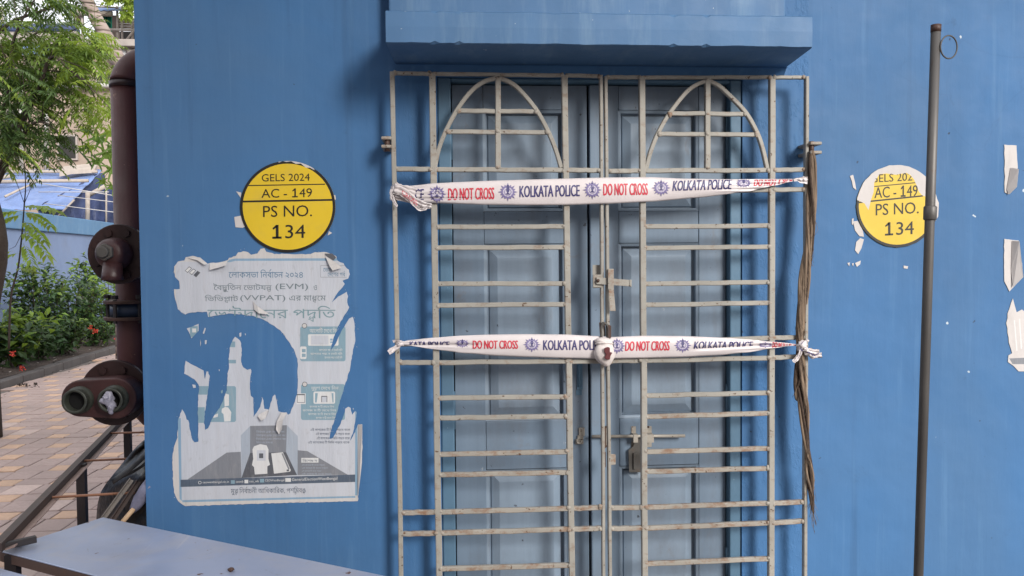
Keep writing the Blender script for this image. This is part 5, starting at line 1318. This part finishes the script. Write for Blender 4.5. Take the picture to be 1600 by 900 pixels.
for x, y, r_, tl, a0, mt in ((155, 215, 21, .5, 3.3, 'papaya'), (168, 238, 22, .3, 3.0, 'papaya'), (140, 228, 17, .7, 3.5, 'lime'), (175, 262, 20, .2, 2.8, 'papaya'), (150, 250, 17, .6, 3.2, 'papaya'), (172, 205, 20, .6, 2.9, 'lime'), (160, 282, 13, .3, 3.1, 'papaya'), (135, 205, 15, .8, 3.8, 'lime'), (178, 230, 16, .1, 3.2, 'papaya'), (128, 232, 12, .7, 3.4, 'papaya'),
                            (166, 178, 15, .8, .5, 'lime'), (180, 180, 14, .7, 0, 'lime'), (144, 190, 13, .8, 3.8, 'papaya'), (176, 290, 14, .1, 3.2, 'papaya'), (205, 240, 20, .3, 2.6, 'papaya'), (200, 200, 20, .5, 2.4, 'papaya')):
    lobed(x, y, r_, YPp-nr.uniform(.05, .5), tl, a0+nr.uniform(-.4, .4), mt)

# leaning palm
YA = 7.5
pm = thing('leaning_palm', 'leaning palm with ringed grey trunk curving down behind the red pipe', 'tree', (at(230, 500, YA).x, YA, 0))
pt_ = [(232, 640), (228, 400), (218, 250), (203, 160), (186, 96), (168, 60), (148, 25), (130, -15), (112, -90), (100, -190)]
b = MB(); branchy(b, [at(x, y, YA) for x, y in smooth_path(pt_, 5)], .085, .075, 14); b.build('trunk', M['palm'], pm)
topc = at(100, -190, YA)
for k in range(11):
    b = MB(); a = k*2*math.pi/11+.2; d = Vector((math.cos(a), math.sin(a), .5)); pts = [topc+d*(1.6*t)+Vector((0, 0, -1.3*t*t)) for t in [i/10 for i in range(11)]]
    b.sweep(pts, [(.012, 0), (-.006, .008), (-.006, -.008)], None, False)
    for i in range(2, 11):
        for sg in (-1, 1):
            s_ = (pts[i]-pts[i-1]).cross(Vector((0, 0, 1))).normalized()*sg; leafq(b, pts[i], s_+d*.6+Vector((0, 0, -.6)), Vector((0, 0, 1)), .38, .035, .4)
    b.build('frond', M['neem'], pm)

# ixora shrubs in the bed
def shrub(px, Yb, h, wd, n_, label, seed, mats=('ixora', 'ixoral'), lsize=.085, flowers=(), light=.25, zb=.1, grp='flowering shrubs along the kerb', dep=.35):
    r_ = random.Random(seed); x0 = at(px, 500, Yb).x; t = thing('ixora_shrub', label, 'shrub', (x0, Yb, zb), grp)
    st_ = MB(); A = MB(); Bm = MB()
    for s_ in range(max(6, n_//45)):
        a = r_.uniform(0, 6.28); rr2 = r_.uniform(.2, 1); top_ = Vector((x0+math.cos(a)*wd*rr2, Yb+math.sin(a)*dep*rr2, zb+h*r_.uniform(.6, 1)*(1-.25*rr2)))
        base = Vector((x0+math.cos(a)*wd*.15, Yb+math.sin(a)*dep*.2, zb)); mid = (base+top_)/2+rv(r_)*.06; path = [Vector(q) for q in smooth_path([tuple(base), tuple(mid), tuple(top_)], 6)]
        branchy(st_, path, .008, .003, 5)
        for i in range(3, len(path)):
            for k in range(int(n_/max(6, n_//45)/(len(path)-3))+1):
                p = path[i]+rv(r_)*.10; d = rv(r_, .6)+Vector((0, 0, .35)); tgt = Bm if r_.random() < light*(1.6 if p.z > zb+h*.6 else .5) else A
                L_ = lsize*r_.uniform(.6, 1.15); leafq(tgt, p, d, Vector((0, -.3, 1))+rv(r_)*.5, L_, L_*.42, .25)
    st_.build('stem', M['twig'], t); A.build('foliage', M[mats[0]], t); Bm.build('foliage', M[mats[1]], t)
    for fx, fy in flowers:
        f = MB(); c = at(fx, fy, Yb-dep*.9)
        for k in range(26):
            p = c+rv(r_)*.032; leafq(f, p, rv(r_)+Vector((0, -.5, .6)), rv(r_), .026, .02, 0)
        f.build('flower', M['petal'], t)
    return t
yb = lambda px, off: (k0+kn*off+kd*((px)*0.02)).y
def bedY(px, off):      # depth of the bed line seen at column px
    d = ray(px, 500); o = k0+kn*off
    # intersect in plan
    den = d.x*kd.y-d.y*kd.x; t_ = ((o.x-CAM.x)*kd.y-(o.y-CAM.y)*kd.x)/den
    return CAM.y+d.y*t_
shrub(22, bedY(22, .45), .86, .40, 420, 'low shrub with large pale leaves and red flowers at the left edge', 21, lsize=.20, flowers=((20, 553), (34, 576)), light=.5)
shrub(75, bedY(75, 1.0), 1.55, .55, 760, 'dark leafy shrub behind the low one, left of the group', 22, lsize=.16, light=.22)
shrub(118, bedY(118, .8), 1.42, .50, 720, 'dense shrub with small red blossoms in the middle of the bed', 23, lsize=.15, flowers=((149, 518), (142, 512)), light=.3)
shrub(140, bedY(140, 1.2), 2.05, .34, 620, 'tall leggy shrub reaching up beside the round pipe flange', 24, lsize=.17, light=.4)
shrub(168, bedY(168, .7), 1.3, .46, 640, 'shrub with red blossoms next to the red pipe', 25, lsize=.15, flowers=((158, 546), (182, 532)), light=.45)
shrub(205, bedY(205, .9), 1.5, .45, 500, 'shrub mostly hidden behind the red pipe', 26, lsize=.15, light=.4)
shrub(48, bedY(48, 1.35), 1.4, .45, 420, 'dark shrub close to the wall behind the sapling stem', 27, lsize=.16, light=.18)
shrub(98, bedY(98, .42), .62, .50, 620, 'low dark shrub spreading at the kerb in the middle of the bed', 29, lsize=.13, light=.07, dep=.25)
shrub(150, bedY(150, .42), .55, .45, 480, 'low leafy shrub at the kerb just left of the red pipe', 30, lsize=.13, light=.10, dep=.25)
shrub(58, bedY(58, .5), .6, .36, 420, 'low dark shrub between the flowering one and the middle of the bed', 31, lsize=.14, light=.05, dep=.25)
shrub(-40, bedY(-40, .8), 1.1, .5, 500, 'shrub just beyond the left edge of the bed', 28, lsize=.15, light=.3)
# small weed on the pavement
wd_ = MB(); c = atz(45, 604, .01); wr = random.Random(6)
for k in range(24): leafq(wd_, c+Vector((wr.uniform(-.12, .12), wr.uniform(-.05, .05), 0)), rv(wr)+Vector((0, 0, .7)), rv(wr), .10, .018, .8)
tag(wd_.build('dry_weed', M['bark']), 'dry straggly weed lying on the pavers at the kerb', 'weed')

# =================================================================== WHAT STANDS BEYOND THE WALL
YT = 12.0
def pbox(b, px0, py0, px1, py1, Y, dep):
    p, q = at(px0, py1, Y), at(px1, py0, Y); b.box((p.x, Y, p.z), (q.x, Y+dep, q.z))
def atH(px, py, Y): return at(px, py, Y+4.5)
def pboxH(b, a0, b0, a1, b1, Y, dep): pbox(b, a0, b0, a1, b1, Y+4.5, dep)
hs = thing('far_house', 'stained beige house with grey roof slab and white pipes beyond the blue tarpaulin', 'house', (atH(100, 500, 17).x, 21.5, 0))
xa, xb_ = atH(-420, 300, 17).x, atH(420, 300, 17).x; zr = atH(150, 66, 17).z
b = MB(); b.box((xa, 21.5, 0), (xb_, 27.5, zr-.2)); b.build('wall', M['beige'], hs)
b = MB(); b.box((atH(184, 80, 16.9).x, 21.43, atH(190, 120, 16.9).z), (xb_, 21.499, zr-.2)); b.build('cream_panel', M['cream'], hs)
b = MB(); b.box((xa-.2, 21.1, zr-.2), (xb_+.2, 27.7, zr)); bevel(b.build('roof_slab', M['slab'], hs), .02)
b = MB(); b.smooth = True; b.tube([atH(75, 136, 16.8), atH(250, 131, 16.8)], .075, 12); b.build('drain_pipe', M['wpipe'], hs)
for px in (72.5, 34, -80): b = MB(); b.smooth = True; b.tube([atH(px, 120, 16.85), atH(px, 270, 16.85)], .06, 12); b.build('drain_pipe', M['wpipe'], hs)
b = MB(); b.smooth = True; c = atH(189, 84, 16.88); b.tube([c+Vector((math.cos(t)*.28, 0, math.sin(t)*.28)) for t in [i*2*math.pi/30 for i in range(30)]], .12, 8, closed=True); b.build('wall_ring', M['ringp'], hs)
b = MB(); b.disc(atH(190, 84, 16.9), (0, 1, 0), .14, .02, 20); b.build('ring_centre', M['pwhite'], hs)
for (x0, y0, x1, y1) in ((150, 112, 178, 128), (10, 170, 30, 250), (90, 210, 120, 250), (-60, 160, -20, 230)):
    f = MB(); pboxH(f, x0, y0, x1, y1, 16.92, .07); f.build('window', M['slab'], hs)
    o = bpy.data.objects[-1] if False else None
    f = MB(); pboxH(f, x0+3, y0+3, x1-3, y1-3, 16.90, .018); f.build('pane', M['dim'], hs)
# rooftop shelter
rs = thing('roof_shelter', 'bamboo and sheet shelter on the flat roof of the beige house', 'shelter', (atH(160, 60, 17.5).x, 22, zr))
def pole2(a, c, Y, r_, mt, par, nm='post'):
    b = MB(); b.smooth = True; b.tube([atH(*a, Y), atH(*c, Y)], r_, 8); return b.build(nm, M[mt], par)
for x in (3, 118, 128, 183, 190, 206, 230, -80): pole2((x, 10), (x+1, 66), 17.4, .035, 'slab', rs)
pole2((110, 20), (175, 21), 17.3, .09, 'bamboo', rs, 'beam'); pole2((96, 8), (185, 12), 17.3, .025, 'slab', rs, 'beam'); pole2((170, 46), (260, 49), 17.3, .035, 'slab', rs, 'beam'); pole2((-60, 40), (110, 42), 17.3, .03, 'slab', rs, 'beam'); pole2((198, 62), (215, 40), 17.3, .03, 'slab', rs, 'beam')
b = MB(); b.smooth = False; vs = []; n_ = 26
for i in range(n_+1):
    x = 150+24*i/n_
    for y in (24, 60): vs.append(atH(x, y, 17.45+.06*math.sin(i*1.9)))
b.add(vs, [(i*2, i*2+1, i*2+3, i*2+2) for i in range(n_)]); o = b.build('green_sheet', M['green'], rs); m_ = o.modifiers.new('t', 'SOLIDIFY'); m_.thickness = .02
for k in range(5):
    b = MB(); b.box((atH(185, 28, 17.5).x, 22.0, atH(185, 32+k*4, 17.5).z), (atH(245, 28, 17.5).x, 22.03, atH(185, 28.6+k*4, 17.5).z)); b.build('tin_slat', M['tin'], rs)
b = MB(); pboxH(b, 184, 50, 260, 66, 19.0, .2); b.build('parapet', M['dim'], rs)
b = MB(); pboxH(b, 117, 20, 124, 36, 17.6, .3); b.build('crate', M['rusty'], rs)
b = MB(); pboxH(b, 172, 24, 184, 60, 18.4, .1); b.build('inner_wall', M['tin'], rs)
b = MB(); vs = []; n_ = 20
for i in range(n_+1):
    for j, (y, Y) in enumerate(((15, 17.2), (13, 18.0), (17, 19))): vs.append(atH(140+50*i/n_, y+2*noise.noise(Vector((i*.5, j, 0)))+(2 if j == 0 else 0), Y))
b.smooth = True; b.add(vs, [(i*3+j, i*3+j+1, i*3+j+4, i*3+j+3) for i in range(n_) for j in range(2)]); o = b.build('roof_sheet', M['tarp'], rs); m_ = o.modifiers.new('t', 'SOLIDIFY'); m_.thickness = .03
rt_ = thing('roof_tarpaulin', 'dark blue tarpaulin edge along the roof behind the neem tree', 'tarpaulin', atH(50, 40, 16.5))
b = MB(); pboxH(b, -120, 36, 112, 48, 16.5, .6); bevel(b.build('sheet', M['tarpd'], rt_), .1, 3); b = MB(); pboxH(b, -120, 48.5, 118, 66, 16.55, .5); b.build('under_sheet', M['slab'], rt_)
b = MB(); pboxH(b, 35, 72, 68, 86, 16.5, .3); b.build('blue_cloth', M['tarp'], rt_)

def pole3(a, c, Y, r_, mt, par, nm='post'):
    b = MB(); b.smooth = True; b.tube([at(*a, Y), at(*c, Y)], r_, 8); return b.build(nm, M[mt], par)
# tarpaulin shed roof just beyond the wall
sd_ = thing('tarpaulin_shed', 'low shed roofed with faded blue tarpaulin just beyond the compound wall', 'shed', (at(60, 500, 16).x, 16, 0))
b = MB(); b.smooth = True; vs = []; nx, ny = 44, 16
for i in range(nx+1):
    s_ = i/nx
    for j in range(ny+1):
        t_ = j/ny; far_ = (-200+(160+200)*s_, 268-2*s_, 18.3); near = (-200+(100+200)*s_, 328, 16.2)
        px = near[0]+(far_[0]-near[0])*t_; py = near[1]+(far_[1]-near[1])*t_; Y = near[2]+(far_[2]-near[2])*t_
        vs.append(at(px, py+3*noise.noise(Vector((i*.25, j*.4, 1))), Y)+Vector((0, 0, .03*noise.noise(Vector((i*.8, j*.8, 6))))))
b.add(vs, [(i*(ny+1)+j, i*(ny+1)+j+1, (i+1)*(ny+1)+j+1, (i+1)*(ny+1)+j) for i in range(nx) for j in range(ny)]); o = b.build('roof_sheet', M['tarp'], sd_); m_ = o.modifiers.new('t', 'SOLIDIFY'); m_.thickness = .015
b = MB(); b.smooth = True; vs = []; nx, ny = 26, 10                          # dark end hanging down under its right edge
for i in range(nx+1):
    s_ = i/nx; x0_, y0_, Y0_ = (55+(163-55)*s_, 326-(326-270)*min(1, s_*1.05), 16.2+(18.3-16.2)*s_)
    for j in range(ny+1):
        t_ = j/ny; v = at(x0_+ (20*t_)*(1-s_), y0_+(352-y0_)*t_, Y0_); vs.append(v+Vector((0, .12*noise.noise(Vector((i*.45+j*.3, j*.35, 3)))+.05*math.sin(i*1.3), -.02*math.sin(i))))
b.add(vs, [(i*(ny+1)+j, (i+1)*(ny+1)+j, (i+1)*(ny+1)+j+1, i*(ny+1)+j+1) for i in range(nx) for j in range(ny)]); o = b.build('side_sheet', M['tarpd'], sd_); m_ = o.modifiers.new('t', 'SOLIDIFY'); m_.thickness = .012
b = MB(); pbox(b, 112, 292, 250, 420, 18.7, .1); b.build('back_sheet', M['tarpd'], sd_)
for a, c, Y in (((137, 300), (137, 345), 16.3), ((137, 306), (166, 290), 16.5), ((166, 290), (166, 352), 17.0), ((91, 338), (116, 312), 16.1), ((235, 290), (235, 352), 17.0)):
    pole3(a, c, Y, .05 if a[0] == 137 else .022, 'bamboo', sd_)
for a, c in (((60, 286), (180, 306)), ((90, 305), (230, 322)), ((70, 318), (230, 338)), ((60, 300), (170, 300))): pole3(a, c, 16.05, .009, 'wpipe', sd_, 'wire')
for i, (a, c, Ya, Yc, r_, lab) in enumerate((((-60, 288), (138, 285), 17.2, 17.2, .05, 'pale bamboo pole lying across the middle of the blue tarpaulin'), ((-60, 272), (152, 271), 17.9, 17.9, .046, 'pale bamboo pole along the far edge of the blue tarpaulin'), ((8, 310), (56, 288), 16.5, 17.3, .03, 'thin slanting bamboo stick on the blue tarpaulin'), ((-20, 283), (18, 278), 17.0, 17.3, .06, 'short thick stick at the left edge of the blue tarpaulin'))):
    b = MB(); b.smooth = True; b.tube([at(*a, Ya)+Vector((0, 0, .04)), (at(*a, Ya)+at(*c, Yc))/2+Vector((0, 0, .05)), at(*c, Yc)+Vector((0, 0, .04))], lambda k: r_*(1-.1*k), 8)
    tag(b.build('bamboo_pole', M['bamboo']), lab, 'pole', 'bamboo poles on the tarpaulin roof')
b = MB(); vs = [at(93, 276, 17.6), at(100, 266, 18.0), at(140, 262, 18.1), at(152, 264, 18.1), at(148, 270, 17.9), at(112, 272, 17.7)]; b.add([v+Vector((0, 0, .1)) for v in vs]+vs, [tuple(range(6))]+[(i, i+6, (i+1) % 6+6, (i+1) % 6) for i in range(6)])
tag(b.build('palm_frond', M['bamboo']), 'dry folded palm sheath lying on the far edge of the blue tarpaulin', 'dry frond')
# far tree over the roof at the right, next to the wall
ft = thing('far_tree', 'pale green tree rising behind the rooftop shelter beside the blue wall', 'tree', (at(215, 500, 21).x, 21, 0))
b = MB(); branchy(b, [at(230, 500, 21), at(228, 100, 21), at(220, 0, 21), at(215, -60, 21)], .16, .06, 10); b.build('trunk', M['bark'], ft)
A = MB(); r_ = random.Random(33)
for c0, rad, cnt in (((205, 0), 13, 260), ((198, 22), 9, 140), ((180, -12), 14, 260), ((230, -20), 26, 400), ((245, 20), 22, 300), ((168, 2), 6, 50), ((200, -50), 40, 500)):
    for k in range(cnt):
        a = r_.uniform(0, 6.28); q = rad*r_.random()**.5; p = at(c0[0]+q*math.cos(a), c0[1]+q*math.sin(a), 21+r_.uniform(-.4, .4)); leafq(A, p, rv(r_), rv(r_)+Vector((0, 0, 1)), .16, .08, .3)
A.build('crown', M['lime'], ft)
ft2 = thing('far_tree', 'taller leafy tree beyond the roof at the far left', 'tree', (at(-160, 500, 24).x, 24, 0))
b = MB(); branchy(b, [at(-160, 480, 24), at(-150, 100, 24), at(-150, -60, 24)], .2, .08, 10); b.build('trunk', M['bark'], ft2)
A = MB()
for k in range(1600):
    v = rv(r_); p = at(-160, -40, 24)+Vector((v.x*2.6, v.y*1.6, v.z*2.0)); leafq(A, p, rv(r_), rv(r_)+Vector((0, 0, 1)), .2, .1, .3)
A.build('crown', M['neem'], ft2)
print('objects', len(bpy.data.objects), 'faces', sum(len(m.polygons) for m in bpy.data.meshes))
